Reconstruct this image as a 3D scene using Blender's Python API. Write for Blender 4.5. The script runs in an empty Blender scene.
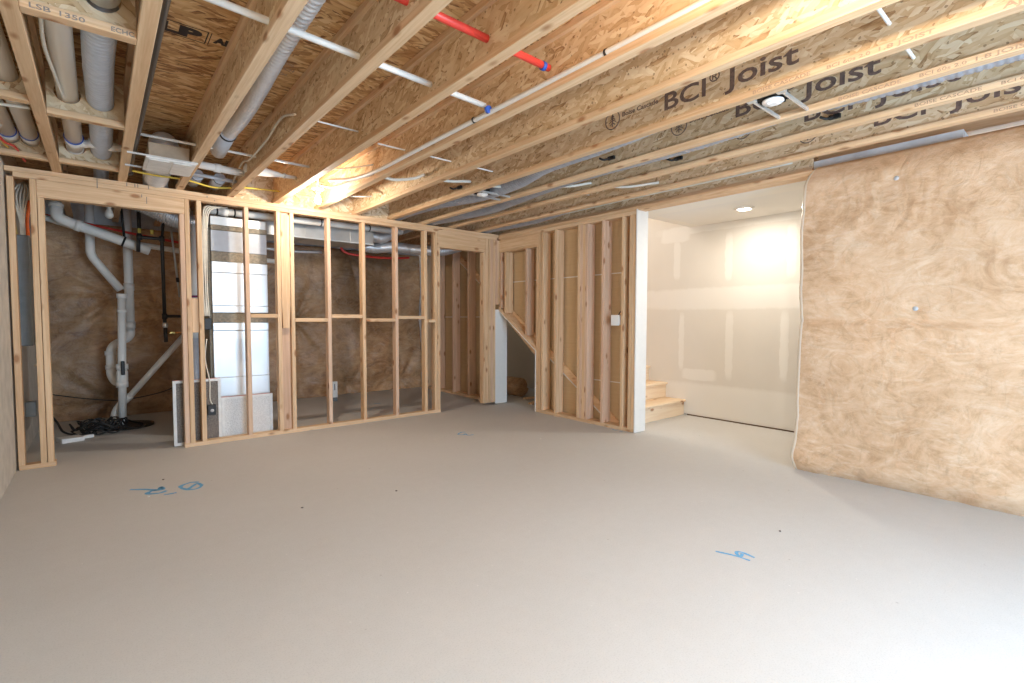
import bpy, bmesh, math, random
from mathutils import Vector, Matrix, noise
random.seed(7)
sc = bpy.context.scene
COL = sc.collection
R = math.radians

# ------------------------------------------------------------------ camera
F_PX = 492.291
cam_d = bpy.data.cameras.new('camera'); cam = bpy.data.objects.new('camera', cam_d); COL.objects.link(cam)
cam_d.sensor_width = 36.0; cam_d.lens = F_PX / 1024 * 36.0; cam_d.clip_start = 0.05
yw, pt, rl = R(39.9563), R(-2.6342), R(0.1303)
fwd = Vector((math.sin(yw)*math.cos(pt), math.cos(yw)*math.cos(pt), math.sin(pt)))
rt = Vector((math.cos(yw), -math.sin(yw), 0)); up = rt.cross(fwd)
r2 = rt*math.cos(rl) + up*math.sin(rl); u2 = -rt*math.sin(rl) + up*math.cos(rl)
M = Matrix((r2, u2, -fwd)).transposed().to_4x4(); M.translation = Vector((0, 0, 1.2))
cam.matrix_world = M
sc.camera = cam

# ------------------------------------------------------------------ world, big lights, exposure
w = bpy.data.worlds.new('world'); sc.world = w; w.use_nodes = True
w.node_tree.nodes['Background'].inputs[0].default_value = (0.62, 0.78, 1.0, 1)
w.node_tree.nodes['Background'].inputs[1].default_value = 2.0
def area(name, loc, rot, sx, sy, power, col):
    d = bpy.data.lights.new(name, 'AREA'); d.shape = 'RECTANGLE'; d.size = sx; d.size_y = sy
    d.energy = power; d.color = col
    o = bpy.data.objects.new(name, d); COL.objects.link(o); o.location = loc; o.rotation_euler = rot
    return o
def point(name, loc, power, col, rad):
    d = bpy.data.lights.new(name, 'POINT'); d.energy = power; d.color = col; d.shadow_soft_size = rad
    o = bpy.data.objects.new(name, d); COL.objects.link(o); o.location = loc
    return o
WARM = (1.0, 0.90, 0.77)
# daylight entering by the windows of the rear wall (outside the panes, pointing in)
area('daylight_window', (1.95, -1.72, 1.10), (R(78), 0, 0), 2.0, 1.7, 104, (0.46, 0.72, 1.0))
area('stairwell_fill', (5.0, 5.2, 3.55), (0, 0, 0), .9, 2.4, 24, (1.0, .93, .84))  # unseen lamp added above the flight to brighten hall wall and stairs
BULB_MAIN = (1.62, 4.80, 2.335)
BULB_NEAR = (1.60, 0.35, 2.322)
HALL_LAMP = (5.07, 2.37, 2.325)
sc.view_settings.view_transform = 'Standard'
sc.view_settings.look = 'None'
sc.view_settings.exposure = 0.74
sc.view_settings.gamma = 1.0
sc.view_settings.use_curve_mapping = False
sc.cycles.use_denoising = True
sc.cycles.max_bounces = 10
sc.cycles.diffuse_bounces = 6
sc.cycles.sample_clamp_indirect = 6

# ------------------------------------------------------------------ geometry constants
H = 2.3625            # underside of joists = top of wall plates
JD = 0.29             # joist depth
TOP = H + JD
YA = 5.40             # front face of stud partition
XB = 4.29             # front face of stair partition
XL = -0.53            # left wall face
YM = 7.66             # rear foundation insulation face
XH = 5.63             # hall rear wall
YR = -1.55             # wall behind the camera
JX = [-.198, .212, .62, 1.025, 1.435, 1.855, 2.272, 2.70, 3.13, 3.535, 3.965, 4.385]  # right flange edges

# ------------------------------------------------------------------ material helpers
class NT:
    def __init__(s, name):
        s.m = bpy.data.materials.new(name); s.m.use_nodes = True
        s.t = s.m.node_tree; s.n = s.t.nodes; s.l = s.t.links
        s.b = s.n['Principled BSDF']
    def new(s, ty, **kw):
        x = s.n.new(ty)
        for k, v in kw.items(): setattr(x, k, v)
        return x
    def link(s, a, b): s.l.new(a, b)
    def coord(s, scale=(1, 1, 1), rot=(0, 0, 0), loc=(0, 0, 0)):
        tc = s.new('ShaderNodeTexCoord'); mp = s.new('ShaderNodeMapping')
        mp.inputs['Scale'].default_value = scale; mp.inputs['Rotation'].default_value = rot; mp.inputs['Location'].default_value = loc
        s.link(tc.outputs['Object'], mp.inputs['Vector']); return mp.outputs['Vector']
    def noise(s, vec, scale, detail=3, rough=.55, dist=0.0):
        x = s.new('ShaderNodeTexNoise'); x.inputs['Scale'].default_value = scale; x.inputs['Detail'].default_value = detail
        x.inputs['Roughness'].default_value = rough; x.inputs['Distortion'].default_value = dist
        s.link(vec, x.inputs['Vector']); return x
    def voro(s, vec, scale, feature='F1', rnd=1.0):
        x = s.new('ShaderNodeTexVoronoi'); x.feature = feature; x.inputs['Scale'].default_value = scale
        x.inputs['Randomness'].default_value = rnd; s.link(vec, x.inputs['Vector']); return x
    def ramp(s, fac, stops, interp='LINEAR'):
        x = s.new('ShaderNodeValToRGB'); x.color_ramp.interpolation = interp
        e = x.color_ramp.elements
        while len(e) < len(stops): e.new(0.5)
        for i, (p, c) in enumerate(stops):
            e[i].position = p; e[i].color = (*c, 1) if len(c) == 3 else c
        s.link(fac, x.inputs['Fac']); return x.outputs['Color']
    def mix(s, fac, a, b, mode='MIX'):
        x = s.new('ShaderNodeMix', data_type='RGBA', blend_type=mode)
        for sock, v in ((x.inputs[0], fac), (x.inputs[6], a), (x.inputs[7], b)):
            if isinstance(v, bpy.types.NodeSocket): s.link(v, sock)
            elif isinstance(v, (int, float)): sock.default_value = v
            else: sock.default_value = (*v, 1)
        return x.outputs[2]
    def math(s, op, a, b=None, c=None, clamp=False):
        x = s.new('ShaderNodeMath', operation=op); x.use_clamp = clamp
        for i, v in enumerate((a, b, c)):
            if v is None: continue
            if isinstance(v, bpy.types.NodeSocket): s.link(v, x.inputs[i])
            else: x.inputs[i].default_value = v
        return x.outputs[0]
    def bump(s, h, strength=.3, dist=.002):
        x = s.new('ShaderNodeBump'); x.inputs['Strength'].default_value = strength; x.inputs['Distance'].default_value = dist
        s.link(h, x.inputs['Height']); s.link(x.outputs[0], s.b.inputs['Normal'])
    def col(s, c):
        if isinstance(c, bpy.types.NodeSocket): s.link(c, s.b.inputs['Base Color'])
        else: s.b.inputs['Base Color'].default_value = (*c, 1)
    def set(s, **kw):
        for k, v in kw.items(): s.b.inputs[k.replace('_', ' ')].default_value = v
        return s

def plain(name, c, rough=.5, metal=0.0, var=.08, scale=20, bump=0.0, **kw):
    t = NT(name); v = t.coord()
    n = t.noise(v, scale, 3)
    lo = tuple(x*(1-var) for x in c); hi = tuple(min(1, x*(1+var)) for x in c)
    t.col(t.ramp(n.outputs['Fac'], [(.3, lo), (.7, hi)]))
    t.set(Roughness=rough, Metallic=metal, **kw)
    if bump: t.bump(n.outputs['Fac'], bump, .002)
    return t.m

def wood(name, axis, light=(.80, .59, .38), dark=(.62, .39, .21)):
    t = NT(name)
    sc_ = [22, 22, 22]; sc_[axis] = 0.9
    oi = t.new('ShaderNodeObjectInfo')
    tc = t.new('ShaderNodeTexCoord'); mp = t.new('ShaderNodeMapping')
    mp.inputs['Scale'].default_value = sc_
    t.link(tc.outputs['Object'], mp.inputs['Vector'])
    r10 = t.math('MULTIPLY', oi.outputs['Random'], 37.0)
    add = t.new('ShaderNodeVectorMath', operation='ADD'); t.link(mp.outputs[0], add.inputs[0])
    cx = t.new('ShaderNodeCombineXYZ'); [t.link(r10, cx.inputs[i]) for i in range(3)]
    t.link(cx.outputs[0], add.inputs[1]); v = add.outputs[0]
    n1 = t.noise(v, 1.0, 4, .6, .8)
    n2 = t.noise(v, 5.0, 3, .6, .3)
    f = t.math('MULTIPLY_ADD', n2.outputs['Fac'], .35, t.math('MULTIPLY', n1.outputs['Fac'], .7))
    c = t.ramp(f, [(.36, dark), (.5, tuple((a+b)/2 for a, b in zip(light, dark))), (.62, light), (.8, tuple(min(1, a*1.1) for a in light))])
    # per-board tint
    tint = t.ramp(oi.outputs['Random'], [(0, (.86, .80, .74)), (.35, (1, .97, .93)), (.7, (.95, .9, .86)), (1, (1, 1, 1))])
    c = t.mix(1.0, c, tint, 'MULTIPLY')
    # knots
    ks = [9, 9, 9]; ks[axis] = 4.2
    mk = t.new('ShaderNodeMapping'); mk.inputs['Scale'].default_value = ks
    t.link(tc.outputs['Object'], mk.inputs['Vector'])
    ad2 = t.new('ShaderNodeVectorMath', operation='ADD'); t.link(mk.outputs[0], ad2.inputs[0]); t.link(cx.outputs[0], ad2.inputs[1])
    k = t.voro(ad2.outputs[0], 1.0)
    km = t.ramp(k.outputs['Distance'], [(.10, (1, 1, 1)), (.15, (.45, .45, .45)), (.21, (0, 0, 0))])
    c = t.mix(t.math('MULTIPLY', km, .85), c, (.34, .14, .05))
    t.col(c); t.set(Roughness=.62); t.bump(f, .12, .001)
    return t.m
W_X, W_Y, W_Z = wood('lumber_x', 0), wood('lumber_y', 1), wood('lumber_z', 2)
W_ZP = wood('lumber_pinkish', 2, (.76, .55, .40), (.60, .39, .26))
W_TREAD = wood('stair_board', 0, (.86, .72, .54), (.76, .58, .40))

def osb(name, rots, stops, stretch=(7.5, 38, 38), sel=.55, tone=None):
    """flakes: stretched voronoi cells in several directions laid over each other"""
    t = NT(name); tc = t.new('ShaderNodeTexCoord')
    wn = t.new('ShaderNodeTexNoise'); wn.inputs['Scale'].default_value = 7; wn.inputs['Detail'].default_value = 3
    t.link(tc.outputs['Object'], wn.inputs['Vector'])
    sub = t.new('ShaderNodeVectorMath', operation='MULTIPLY_ADD')
    t.link(wn.outputs['Color'], sub.inputs[0]); sub.inputs[1].default_value = (.05,)*3; t.link(tc.outputs['Object'], sub.inputs[2])
    res = None
    for i, r in enumerate(rots):
        m1 = t.new('ShaderNodeMapping'); m1.inputs['Rotation'].default_value = r; t.link(sub.outputs[0], m1.inputs['Vector'])
        m2 = t.new('ShaderNodeMapping'); k = 1.0+.07*i
        m2.inputs['Scale'].default_value = tuple(q*k for q in stretch); m2.inputs['Location'].default_value = (i*3.7, i*1.3, i*5.1)
        t.link(m1.outputs[0], m2.inputs['Vector'])
        vo = t.voro(m2.outputs[0], 1.0)
        sp = t.new('ShaderNodeSeparateColor'); t.link(vo.outputs['Color'], sp.inputs[0])
        fib = t.noise(m2.outputs[0], 2.2, 3, .65)
        edge = t.math('MULTIPLY', t.math('POWER', vo.outputs['Distance'], 3.0), .30)
        val = t.math('SUBTRACT', t.math('MULTIPLY_ADD', fib.outputs['Fac'], .34, t.math('MULTIPLY', sp.outputs[0], .70)), edge)
        if res is None: res = val
        else:
            g = t.math('GREATER_THAN', sp.outputs[1], sel)
            mx = t.new('ShaderNodeMix', data_type='FLOAT'); t.link(g, mx.inputs[0]); t.link(res, mx.inputs[2]); t.link(val, mx.inputs[3])
            res = mx.outputs[0]
    c = t.ramp(res, stops)
    # slivers of dark bark
    m3 = t.new('ShaderNodeMapping'); m3.inputs['Rotation'].default_value = rots[1]; m3.inputs['Scale'].default_value = (5.5, 70, 70); t.link(sub.outputs[0], m3.inputs['Vector'])
    v3 = t.voro(m3.outputs[0], 1.0); s3 = t.new('ShaderNodeSeparateColor'); t.link(v3.outputs['Color'], s3.inputs[0])
    dk = t.math('MULTIPLY', t.math('GREATER_THAN', s3.outputs[0], .955), t.math('LESS_THAN', v3.outputs['Distance'], .42))
    c = t.mix(t.math('MULTIPLY', dk, .7), c, tuple(x*.75 for x in stops[0][1]))
    t.col(c); t.set(Roughness=.6); t.bump(res, .35, .002)
    return t.m
WEBS = [(.06, (.36, .20, .09)), (.16, (.58, .38, .20)), (.38, (.68, .49, .285)), (.62, (.76, .58, .37)), (.90, (.86, .72, .51))]
DECK = [(.08, (.20, .08, .026)), (.22, (.42, .20, .07)), (.42, (.58, .325, .13)), (.66, (.72, .46, .21)), (.92, (.82, .60, .33))]
# webs stand in the Y-Z plane; the underside of the floor lies in the X-Y plane
OSB_WEB = osb('osb_web', [(R(80), R(90), 0), (R(20), R(62), R(80)), (R(-35), 0, R(90)), (R(50), 0, R(90)), (R(5), 0, R(90))], WEBS)
OSB_DECK = osb('osb_deck', [(0, 0, R(10)), (0, 0, R(-24)), (0, 0, R(40)), (0, 0, R(-5))], DECK, (7, 36, 36), .5)
OSB_BLOCK = osb('osb_block', [(0, R(90), 0), (0, R(60), 0), (0, R(15), 0), (0, R(-40), 0)], WEBS)
OSB_WEBS = [OSB_WEB]

def concrete_floor():
    t = NT('concrete_slab'); v = t.coord()
    a = t.noise(v, .8, 5, .6, .4); b = t.noise(v, 16, 8, .75); g = t.noise(v, 160, 3, .7)
    c = t.ramp(a.outputs['Fac'], [(.3, (.53, .515, .49)), (.7, (.57, .56, .54))])
    c = t.mix(.22, c, t.ramp(b.outputs['Fac'], [(.3, (.49, .48, .46)), (.7, (.61, .60, .58))]))
    c = t.mix(1.0, c, t.ramp(g.outputs['Fac'], [(.3, (.86, .86, .86)), (.5, (1, 1, 1)), (.75, (1.0, 1.0, 1.0))]), 'MULTIPLY')
    sp = t.voro(v, 9); c = t.mix(t.math('MULTIPLY', t.ramp(sp.outputs['Distance'], [(.02, (1, 1, 1)), (.05, (0, 0, 0))]), .35), c, (.8, .78, .74))
    s2 = t.voro(t.coord(loc=(3, 5, 1)), 5); c = t.mix(t.math('MULTIPLY', t.ramp(s2.outputs['Distance'], [(.015, (1, 1, 1)), (.035, (0, 0, 0))]), .6), c, (.2, .18, .16))
    t.col(c); t.set(Roughness=.72); t.bump(t.math('ADD', b.outputs['Fac'], t.math('MULTIPLY', g.outputs['Fac'], .4)), .15, .002)
    return t.m
M_FLOOR = concrete_floor()
M_CONC = plain('concrete_wall', (.66, .66, .65), .8, var=.18, scale=6, bump=.2)
M_LWALL = plain('poured_wall', (.60, .56, .49), .8, var=.12, scale=9, bump=.2)

def drywall(name, base, blobs=(), mud=(.80, .76, .69)):
    """blobs: (centre xyz, half size xyz) soft joint-compound patches in world metres"""
    t = NT(name); tc = t.new('ShaderNodeTexCoord')
    nz = t.noise(tc.outputs['Object'], 14, 4)
    wob = t.new('ShaderNodeVectorMath', operation='MULTIPLY_ADD'); t.link(nz.outputs['Color'], wob.inputs[0])
    wob.inputs[1].default_value = (.035,)*3; t.link(tc.outputs['Object'], wob.inputs[2])
    tot = None
    for (cx, hs) in blobs:
        s1 = t.new('ShaderNodeVectorMath', operation='SUBTRACT'); t.link(wob.outputs[0], s1.inputs[0]); s1.inputs[1].default_value = [c+.017 for c in cx]
        s2 = t.new('ShaderNodeVectorMath', operation='DIVIDE'); t.link(s1.outputs[0], s2.inputs[0]); s2.inputs[1].default_value = hs
        s3 = t.new('ShaderNodeSeparateXYZ'); t.link(s2.outputs[0], s3.inputs[0])
        p = [t.math('POWER', t.math('ABSOLUTE', s3.outputs[i]), 5) for i in range(3)]
        d = t.math('ADD', t.math('ADD', p[0], p[1]), p[2])
        mk = t.math('SUBTRACT', 1.5, d, clamp=True)
        tot = mk if tot is None else t.math('MAXIMUM', tot, mk)
    n2 = t.noise(tc.outputs['Object'], 3, 3)
    c = t.ramp(n2.outputs['Fac'], [(.3, tuple(x*.97 for x in base)), (.7, base)])
    if tot is not None: c = t.mix(tot, c, mud)
    t.col(c); t.set(Roughness=.75)
    return t.m
M_WHITE_DW = plain('primed_drywall', (.78, .76, .72), .7, var=.02)
M_PAPER = NT('drywall_back_paper')
_v = M_PAPER.coord(); _n = M_PAPER.noise(M_PAPER.coord((3, 3, 60)), 1, 3)
M_PAPER.col(M_PAPER.ramp(_n.outputs['Fac'], [(.3, (.56, .40, .23)), (.7, (.60, .435, .255))])); M_PAPER.set(Roughness=.8); M_PAPER = M_PAPER.m

def insul(name, a, b, c, wisp=.5, big=.3, hi=(.86, .72, .54)):
    t = NT(name); v = t.coord()
    n1 = t.noise(v, 1.3, 9, .66, 1.6); n2 = t.noise(t.coord((1, 1, 1.7), (R(25), 0, 0)), 3.2, 11, .72, 2.8)
    f = t.math('MULTIPLY_ADD', n2.outputs['Fac'], .5, t.math('MULTIPLY', n1.outputs['Fac'], .5))
    col = t.ramp(f, [(.36, a), (.49, b), (.64, c)])
    w1 = t.noise(t.coord((1.2, 1.2, 2.6), (R(35), R(20), 0)), 2.2, 13, .74, 3.2)
    col = t.mix(t.math('MULTIPLY', t.ramp(w1.outputs['Fac'], [(.50, (0, 0, 0)), (.68, (1, 1, 1))]), wisp), col, hi)
    w2 = t.noise(t.coord((2.4, 2.4, 1.3), (R(-30), R(15), 0)), 2.6, 12, .78, 2.2)
    col = t.mix(t.math('MULTIPLY', t.ramp(w2.outputs['Fac'], [(.54, (0, 0, 0)), (.74, (1, 1, 1))]), .55), col, tuple(x*.7 for x in a))
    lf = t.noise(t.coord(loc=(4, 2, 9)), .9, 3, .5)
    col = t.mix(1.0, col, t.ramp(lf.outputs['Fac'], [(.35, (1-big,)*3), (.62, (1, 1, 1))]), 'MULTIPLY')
    t.col(col); t.set(Roughness=.40); t.b.inputs['Specular IOR Level'].default_value = .4
    wr = t.noise(t.coord((3, 3, 3), (R(15), 0, 0)), 2.4, 6, .6, 3.0)
    t.bump(t.math('ADD', wr.outputs['Fac'], t.math('MULTIPLY', w1.outputs['Fac'], .4)), .35, .02)
    return t.m
M_INS = insul('faced_insulation', (.49, .293, .155), (.685, .457, .28), (.80, .60, .42), .42, .12, (.86, .72, .56))
M_INSD = insul('faced_insulation_dark', (.30, .15, .072), (.54, .312, .155), (.70, .455, .255), .42, .5, (.74, .59, .45))  # darker, redder brown mix with stronger large patches

M_PVC = plain('white_pvc', (.87, .84, .78), .35, var=.05, scale=3)
M_PVCW = plain('bright_pvc', (.93, .91, .86), .35, var=.03, scale=3)
M_PEX = plain('pex_white', (.82, .79, .73), .4, var=.03)
M_RED = plain('red_plastic', (.75, .06, .04), .4)
M_ORANGE = plain('orange_cable', (.85, .16, .03), .45)
M_BLUE = plain('blue_plastic', (.03, .10, .45), .4)
M_BLACK = plain('black_rubber', (.015, .014, .013), .5)
M_IRON = plain('black_iron', (.03, .025, .022), .45)
M_BRASS = plain('brass', (.75, .5, .16), .3, 1.0)
M_YEL = plain('yellow_cable', (.72, .52, .07), .45)
M_CABLE = plain('white_cable', (.74, .70, .60), .5)
M_ALU = plain('flex_aluminium', (.80, .81, .83), .34, .65, var=.05)
M_FLEXG = plain('grey_flex_jacket', (.55, .57, .61), .40, .15, var=.08, bump=.2)
M_FLEXD = plain('dark_flex_jacket', (.36, .36, .38), .42, .1, var=.12, bump=.2)
M_TIN = plain('galvanised_sheet', (.62, .61, .58), .38, .7, var=.07, scale=6)
M_FOIL = plain('foil_white_sheet', (.80, .80, .79), .32, .25, var=.04, scale=4)
M_PGREY = plain('casing_grey', (.50, .51, .53), .45, .1, var=.05)
M_BAND = plain('duct_wrap_edge', (.30, .245, .17), .6, .1, var=.3, scale=40, bump=.4)
M_STEEL = plain('bracket_steel', (.62, .62, .60), .35, .6)
M_PLAST = plain('white_plastic', (.82, .80, .77), .4, var=.02)
M_PANEL = plain('panel_grey', (.17, .19, .20), .45)
M_FMESH = NT('filter_mesh')
_vo = M_FMESH.voro(M_FMESH.coord(), 130); M_FMESH.col(M_FMESH.ramp(_vo.outputs['Distance'], [(.25, (.10, .08, .065)), (.6, (.24, .205, .175))])); M_FMESH.set(Roughness=.7); M_FMESH = M_FMESH.m
M_FMESHW = NT('filter_mesh_white')
_vo = M_FMESHW.voro(M_FMESHW.coord(), 110); M_FMESHW.col(M_FMESHW.ramp(_vo.outputs['Distance'], [(.25, (.60, .59, .57)), (.6, (.80, .79, .77))])); M_FMESHW.set(Roughness=.6); M_FMESHW = M_FMESHW.m
M_CARD = plain('white_carton', (.80, .79, .76), .55)
M_CHALK = plain('blue_marking_paint', (.14, .38, .62), .8, var=.2, scale=60)
M_INK = plain('stamp_ink', (.16, .105, .085), .7, var=.3, scale=60)
M_INK2 = plain('faint_stamp_ink', (.44, .28, .18), .7, var=.2, scale=60)
M_PENCIL = plain('pencil_mark', (.24, .20, .18), .7)
M_SOCK = plain('porcelain', (.78, .76, .72), .3)
def emit(name, c, s):
    t = NT(name); t.col(c); t.b.inputs['Emission Color'].default_value = (*c, 1); t.b.inputs['Emission Strength'].default_value = s; return t.m
M_BULB = emit('lit_bulb_glass', (1.0, .90, .74), 14)
M_LED = emit('lit_led_lens', (1.0, .93, .82), 12)
M_UNLIT = NT('unlit_bulb_glass'); M_UNLIT.col((.75, .75, .72)); M_UNLIT.set(Roughness=.15, Transmission_Weight=.35); M_UNLIT = M_UNLIT.m
M_GLASS = NT('window_glass'); M_GLASS.col((.95, .97, 1)); M_GLASS.set(Roughness=.0, Transmission_Weight=1.0, IOR=1.45); M_GLASS = M_GLASS.m
M_POLY_LIT = NT('poly_edge_highlight'); M_POLY_LIT.col((.86, .80, .70)); M_POLY_LIT.set(Roughness=.25); M_POLY_LIT = M_POLY_LIT.m  # pale tone puts the hall's light on the wrapped poly edge into the colour

# ------------------------------------------------------------------ object helpers
def thing(name, label, cat, loc=(0, 0, 0), group=None, kind=None):
    o = bpy.data.objects.new(name, None); COL.objects.link(o); o.location = loc; o.empty_display_size = .1
    o['label'] = label; o['category'] = cat
    if group: o['group'] = group
    if kind: o['kind'] = kind
    return o
def tag(o, label, cat, group=None, kind=None):
    o['label'] = label; o['category'] = cat
    if group: o['group'] = group
    if kind: o['kind'] = kind
    return o
def wloc(o):
    v = Vector((0, 0, 0))
    while o is not None: v += o.location; o = o.parent
    return v
def obj(name, bm, mat, parent=None, smooth=False, label=None):
    """links a bmesh given in WORLD coordinates; a child keeps world coordinates through its parents' offsets"""
    me = bpy.data.meshes.new(name); bm.normal_update(); bm.to_mesh(me); bm.free()
    for m in (mat if isinstance(mat, (list, tuple)) else [mat]): me.materials.append(m)
    if smooth:
        for p in me.polygons: p.use_smooth = True
    o = bpy.data.objects.new(name, me); COL.objects.link(o)
    if parent is not None:
        o.parent = parent; off = wloc(parent)
        if off.length > 0: o.location = -off
    if label: o['label'] = label
    return o
def struct(name, bm, mat, parent=None, smooth=False):
    o = obj(name, bm, mat, parent, smooth)
    if parent is None: o['kind'] = 'structure'
    return o
def box(bm, x0, x1, y0, y1, z0, z1, bev=0.0, mi=0):
    x0, x1 = min(x0, x1), max(x0, x1); y0, y1 = min(y0, y1), max(y0, y1); z0, z1 = min(z0, z1), max(z0, z1)
    r = bmesh.ops.create_cube(bm, size=1.0, matrix=Matrix.Translation(((x0+x1)/2, (y0+y1)/2, (z0+z1)/2)) @ Matrix.Diagonal((x1-x0, y1-y0, z1-z0, 1)))
    fs = set(f for v in r['verts'] for f in v.link_faces)
    for f in fs: f.material_index = mi
    if bev > 0:
        es = list(set(e for v in r['verts'] for e in v.link_edges))
        bmesh.ops.bevel(bm, geom=es, offset=bev, segments=1, affect='EDGES', profile=.5)
    return bm
def bx(*a, bev=0.0): return box(bmesh.new(), *a, bev=bev)
def smoothpath(pts, n=8):
    pts = [Vector(p) for p in pts]
    if len(pts) < 3: return pts
    out = []
    P = [pts[0]*2-pts[1]] + pts + [pts[-1]*2-pts[-2]]
    for i in range(1, len(P)-2):
        for k in range(n):
            t = k/n; a, b, c, d = P[i-1], P[i], P[i+1], P[i+2]
            out.append(.5*((2*b)+(-a+c)*t+(2*a-5*b+4*c-d)*t*t+(-a+3*b-3*c+d)*t**3))
    out.append(pts[-1]); return out
def roundcorners(pts, r, n=5):
    pts = [Vector(p) for p in pts]; out = [pts[0]]
    for i in range(1, len(pts)-1):
        a, b, c = pts[i-1], pts[i], pts[i+1]
        d1 = (a-b); d2 = (c-b); q = min(r, d1.length*.45, d2.length*.45)
        p1 = b+d1.normalized()*q; p2 = b+d2.normalized()*q
        for k in range(n+1):
            t = k/n; out.append((1-t)**2*p1+2*t*(1-t)*b+t*t*p2)
    out.append(pts[-1]); return out
def tube(bm, pts, rad, seg=12, cap=True, radf=None, mi=0):
    pts = [Vector(p) for p in pts]
    n = len(pts); rings = []
    t0 = (pts[1]-pts[0]).normalized()
    ref = Vector((0, 0, 1)) if abs(t0.z) < .9 else Vector((1, 0, 0))
    nrm = (ref - t0*ref.dot(t0)).normalized()
    for i, p in enumerate(pts):
        if i == 0: t = t0
        elif i == n-1: t = (pts[i]-pts[i-1]).normalized()
        else:
            t = ((pts[i+1]-pts[i]).normalized()+(pts[i]-pts[i-1]).normalized())
            t = t.normalized() if t.length > 1e-6 else t0
        nrm = (nrm - t*nrm.dot(t))
        nrm = nrm.normalized() if nrm.length > 1e-6 else t.orthogonal().normalized()
        b = t.cross(nrm); r = rad if radf is None else radf(i)
        rings.append([bm.verts.new(p + nrm*math.cos(2*math.pi*k/seg)*r + b*math.sin(2*math.pi*k/seg)*r) for k in range(seg)])
    for i in range(n-1):
        for k in range(seg):
            f = bm.faces.new((rings[i][k], rings[i+1][k], rings[i+1][(k+1) % seg], rings[i][(k+1) % seg])); f.smooth = True; f.material_index = mi
    if cap:
        for rg in (rings[0], list(reversed(rings[-1]))):
            f = bm.faces.new(rg); f.material_index = mi
    bmesh.ops.recalc_face_normals(bm, faces=bm.faces[:])
    return bm
def tb(pts, rad, **kw): return tube(bmesh.new(), pts, rad, **kw)
def flex(pts, rad, pitch=.012, amp=.05, seg=18):
    """corrugated duct along a smooth path"""
    sp = smoothpath(pts, 10); L = [0]
    for a, b in zip(sp, sp[1:]): L.append(L[-1]+(b-a).length)
    pitch = max(pitch, .02); n = max(8, int(L[-1]/pitch)*4); out = []; j = 0
    for i in range(n+1):
        d = L[-1]*i/n
        while j < len(sp)-2 and L[j+1] < d: j += 1
        s = (d-L[j])/max(1e-9, L[j+1]-L[j]); out.append(sp[j].lerp(sp[j+1], s))
    rnd = random.Random(5); jit = [rnd.uniform(-.015, .015) for _ in range(n//4+2)]
    rr = [rad*(1+amp*(1, .8, -1.1, .8)[i % 4]+jit[i//4]) for i in range(n+1)]
    return tube(bmesh.new(), out, rad, seg=seg, radf=lambda i: rr[i])
def ring(bm, c, axis, r, w_, t=.004, seg=24):
    """band around a pipe: centre, axis vector, outer radius, width"""
    a = Vector(axis).normalized()*w_/2; c = Vector(c)
    return tube(bm, [c-a, c+a], r, seg=seg)
def lathe(bm, prof, c, axis='z', seg=24, flip=False):
    c = Vector(c); rings = []
    for (r, h) in prof:
        rg = []
        for k in range(seg):
            a = 2*math.pi*k/seg; x, y = max(r, 1e-5)*math.cos(a), max(r, 1e-5)*math.sin(a)
            v = {'z': Vector((x, y, h)), 'x': Vector((h, x, y)), 'y': Vector((x, h, y))}[axis]
            rg.append(bm.verts.new(c+v))
        rings.append(rg)
    for i in range(len(rings)-1):
        for k in range(seg):
            f = bm.faces.new((rings[i][k], rings[i][(k+1) % seg], rings[i+1][(k+1) % seg], rings[i+1][k])); f.smooth = True
    bm.faces.new(list(reversed(rings[0]))); bm.faces.new(rings[-1])
    bmesh.ops.recalc_face_normals(bm, faces=bm.faces[:])
    return bm
def prism(pts2, plane, a, b):
    """extrude polygon (2D) between a and b along the remaining axis; plane 'yz','xz','xy'"""
    bm = bmesh.new()
    def mk(p, h):
        return {'yz': (h, p[0], p[1]), 'xz': (p[0], h, p[1]), 'xy': (p[0], p[1], h)}[plane]
    lo = [bm.verts.new(mk(p, a)) for p in pts2]; hi = [bm.verts.new(mk(p, b)) for p in pts2]
    bm.faces.new(lo); bm.faces.new(list(reversed(hi)))
    n = len(pts2)
    for i in range(n): bm.faces.new((lo[i], hi[i], hi[(i+1) % n], lo[(i+1) % n]))
    bmesh.ops.recalc_face_normals(bm, faces=bm.faces[:])
    return bm
def text_obj(name, s, size, origin, right, upv, mat, parent, bold=0.0, depth=.0008, width=None, label=None):
    cu = bpy.data.curves.new(name, 'FONT'); cu.body = s; cu.size = size; cu.offset = bold; cu.extrude = depth
    cu.resolution_u = 3
    to = bpy.data.objects.new(name+'_tmp', cu); COL.objects.link(to)
    dg = bpy.context.evaluated_depsgraph_get(); me = bpy.data.meshes.new_from_object(to.evaluated_get(dg))
    COL.objects.unlink(to); bpy.data.objects.remove(to)
    rr = Vector(right).normalized(); uu = Vector(upv).normalized(); nn = rr.cross(uu)
    xs = [v.co.x for v in me.vertices]; k = 1.0
    if width and max(xs) > 0: k = width/(max(xs)-min(xs))
    o0 = Vector(origin)
    for v in me.vertices: v.co = o0 + rr*(v.co.x-min(xs))*k + uu*v.co.y + nn*v.co.z
    me.materials.clear(); me.materials.append(mat)
    o = bpy.data.objects.new(name, me); COL.objects.link(o)
    if parent is not None: o.parent = parent; o.location = -wloc(parent)
    if label: o['label'] = label
    return o
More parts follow.
